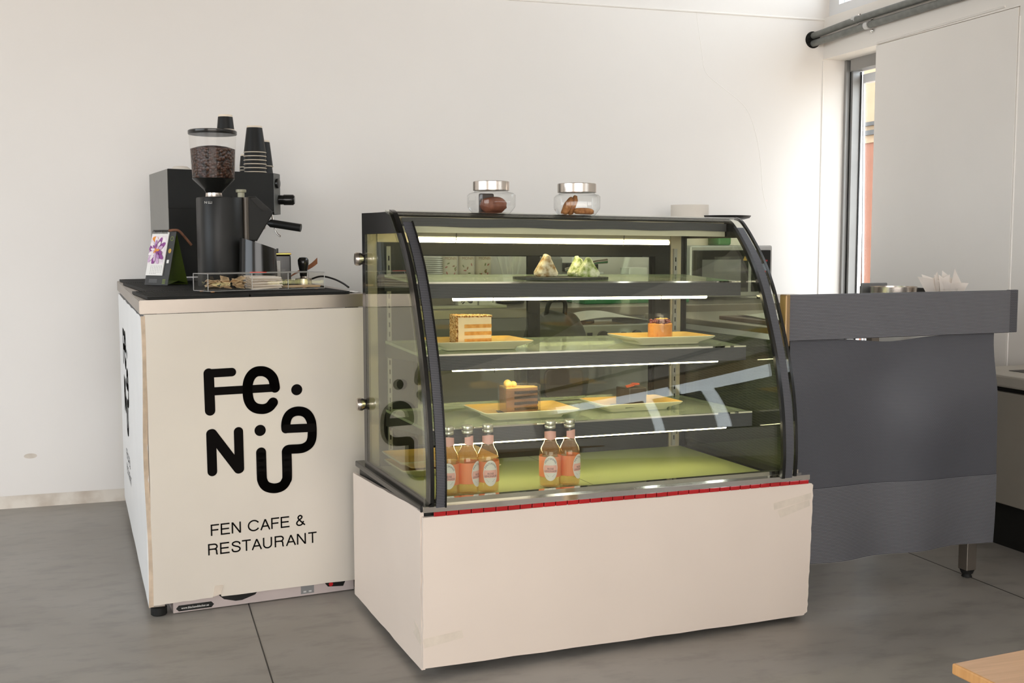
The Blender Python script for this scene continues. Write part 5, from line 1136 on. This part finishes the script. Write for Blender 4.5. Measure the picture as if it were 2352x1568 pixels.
bm = nb(); box(bm, 1.06, 1.198, 4.30, 4.42, gb, gb + .085, bev=.002); tag(own_origin(obj('carton', bm, pm('brown_carton', (.16, .13, .10), .7)), (1.13, 4.36, gb)), 'dark brown carton left of the glove boxes', 'box')
# cutting board, rolling pin, white block, papers, double toaster
bm = nb(); box(bm, 1.80, 2.30, 4.40, 4.72, ba, ba + .024, bev=.004); tag(own_origin(obj('cutting_board', bm, m_green), (2.05, 4.55, ba)), 'green plastic cutting board on the back steel table', 'cutting board')
bm = nb(); tube(bm, [(1.87, 4.52, ba + .044), (1.875, 4.52, ba + .044), (2.055, 4.53, ba + .044), (2.06, 4.53, ba + .044)], [.012, .0185, .0185, .012], 18); tag(own_origin(obj('pastry_roll', bm, m_white, None, 40), (1.97, 4.525, ba + .025)), 'white wrapped roll lying on the green cutting board', 'roll')
bm = nb(); box(bm, 2.10, 2.19, 4.60, 4.70, ba + .0245, ba + .15, bev=.003); tag(own_origin(obj('white_carton', bm, m_white), (2.145, 4.65, ba + .0245)), 'white carton standing on the green cutting board', 'box')
bm = nb(); box(bm, 1.72, 1.78, 4.60, 4.75, ba, ba + .2, bev=.01); tag(own_origin(obj('grey_canister', bm, m_frame), (1.75, 4.68, ba)), 'grey canister on the back table right of the straws', 'canister')
t = thing('meat_slicer', 'silver machine with a lever on the back table seen above the top shelf', 'appliance', (1.93, 4.84, ba)); B('machine_body', m_silver, t, 1.82, 2.06, 4.78, 4.93, ba, ba + .13, bev=.01); B('machine_head', m_dark, t, 1.86, 2.02, 4.76, 4.86, ba + .131, ba + .17, bev=.008)
bm = nb(); tube(bm, [(1.85, 4.75, ba + .14), (2.0, 4.74, ba + .175), (2.05, 4.735, ba + .18)], [.008, .011, .013], 12); obj('lever', bm, m_chrome, t, 50)
bm = nb(); sheet(bm, lambda i, j: (1.60 + i * .28, 4.0 + j * .2, ba + .009 + .016 * math.sin(math.pi * i) * (.4 + .6 * math.sin(2.2 * j + .4))), 14, 8, (0, 0, .0012))
# twin hotplate on a low stand
st = thing('low_kitchen_stand', 'low steel stand with the twin hotplate behind the case doors', 'stand', (1.76, 3.95, 0)); B('stand_top', m_steel, st, 1.40, 2.06, 3.84, 4.19, .68, .70, bev=.002)
for x in (1.41, 2.02):
    for y in (3.85, 4.15): B('leg', m_steel, st, x, x + .03, y, y + .03, 0, .679)
hp_ = thing('twin_hotplate', 'silver twin hotplate with two round control knobs', 'hotplate', (1.76, 3.95, .7003)); B('hotplate_body', m_silver, hp_, 1.46, 2.00, 3.88, 4.17, .712, .800, bev=.004)
for x in (1.50, 1.96):
    for y in (3.9, 4.12): B('foot', m_rubber, hp_, x, x + .02, y, y + .02, .7003, .713)
for x in (1.66, 1.80):
    knob_at((x, 3.88, .758), (0, -1, 0), .021, .022, m_dark, hp_, 'control_knob'); B('switch', m_black, hp_, x - .06, x - .04, 3.876, 3.881, .748, .772)
for x in (1.60, 1.86):
    bm = nb(); lathe(bm, [(.085, .800), (.085, .81), (.07, .812)], x, 4.03, 32); obj('burner_plate', bm, m_dark, hp_, 40)
obj_ = None
o = tag(own_origin(obj('paper_sheet', bm, m_white), (1, 1, 1)), 'x', 'paper') if False else None
bm = nb(); sheet(bm, lambda i, j: (1.56 + i * .30, 3.90 + j * .2, .8135 + .028 * math.sin(math.pi * i) * (.5 + .5 * j)), 14, 8, (0, 0, .0012)); tag(own_origin(obj('paper_sheet', bm, m_white, None, 60), (1.73, 3.92, .8135)), 'curled white paper sheet lying over the hotplate', 'paper')
# dark backpack on a stool
bp_ = thing('stool', 'dark low stool carrying the black bag behind the case', 'stool', (1.40, 3.60, 0)); B('seat', m_dark, bp_, 1.22, 1.50, 3.50, 3.74, .50, .53, bev=.005)
for x in (1.23, 1.46):
    for y in (3.51, 3.70): B('leg', m_dark, bp_, x, x + .03, y, y + .03, 0, .499)
bag = thing('black_bag', 'slumped black bag on a stool seen through the case doors', 'bag', (1.36, 3.62, .531))
bm = nb(); bmesh.ops.create_icosphere(bm, subdivisions=4, radius=1)
for q in bm.verts:
    x, y, z = q.co; q.co = (1.37 + math.copysign(abs(x) ** .6, x) * .115 * (1 - .12 * z), 3.62 + math.copysign(abs(y) ** .6, y) * .085, .531 + .17 + math.copysign(abs(z) ** .7, z) * .17 + .008 * math.sin(14 * x + 9 * z))
obj('bag_body', bm, m_dark, bag, 80); bm = nb(); tube(bm, smooth_path([(1.33, 3.6, .86), (1.34, 3.58, .91), (1.39, 3.58, .91), (1.40, 3.6, .86)], 5), .008, 8); obj('handle', bm, m_blackm, bag, 50)
bm = nb(); prism(bm, rrect(.14, .10, .02, 4, 1.37, .63), 3.525, 3.54, lambda a, b, c: (a, c, b), .004); obj('front_pocket', bm, pm('brown_patch', (.06, .03, .022), .6), bag)
# folder and papers on the fabric table's left end
bm = nb(); box(bm, 1.87, 2.12, 3.05, 3.36, .8502, .862, bev=.002); tag(own_origin(obj('folder', bm, pm('brown_folder', (.17, .10, .08), .6)), (2, 3.2, .8502)), 'brown folder under loose papers at the left end of the fabric table', 'folder')
bm = nb(); sheet(bm, lambda i, j: (1.90 + i * .2 + .02 * j, 3.06 + j * .27, .8626 + .005 * math.sin(5 * i + 2 * j) ** 2), 8, 8, (0, 0, .002)); tag(own_origin(obj('loose_papers', bm, m_white, None, 60), (2, 3.2, .8626)), 'loose white papers spread on the brown folder', 'paper')

# ================================================================== BEIGE CABINET AT THE RIGHT
cb_ = thing('beige_cabinet', 'low beige grey metal cabinet on a black plinth by the right wall', 'cabinet', (3.15, 2.8, 0))
CBF = frame(2.985, 3.36, R(0)); x0, x1, y0, y1 = 2.93, 3.37, 2.0, 3.45
B('cabinet_body', m_cab, cb_, x0 + .012, x1, y0, y1 - .01, .165, .572, bev=.004)
B('top_panel', pm('pale_enamel_top', (.45, .42, .36), .4), cb_, x0, x1, y0, y1, .59, .635, bev=.008)
B('shadow_gap', m_blackm, cb_, x0 + .03, x1, y0, y1 - .02, .570, .592)
B('vent_grille', m_dark, cb_, 3.05, 3.25, 2.9, 3.3, .6352, .637)
B('plinth', m_black, cb_, x0 + .05, x1, y0, y1 - .03, .0, .166)

# ================================================================== WOODEN TABLE, BOTTOM RIGHT
wt = thing('wooden_table', 'low table with a beech wood top at the bottom right corner', 'table', (1.5, .8, 0))
E0 = Vector((1.096, 1.274, .5)); EX = Vector((.965, -.02, 0)); 
bm = nb(); prism(bm, [(1.096, 1.274), (1.98, 1.345), (1.98, .35), (1.13, .33)], .483, .5, ident, .0025); obj('tabletop', bm, m_wood, wt)
bm = nb(); prism(bm, [(1.16, 1.21), (1.92, 1.27), (1.92, .42), (1.19, .40)], .43, .4825, ident, .002); obj('apron', bm, m_paleWood, wt)
for x, y in ((1.18, 1.16), (1.88, 1.2), (1.21, .44), (1.88, .46)): B('leg', m_paleWood, wt, x, x + .045, y, y + .045, 0, .4295, bev=.002)
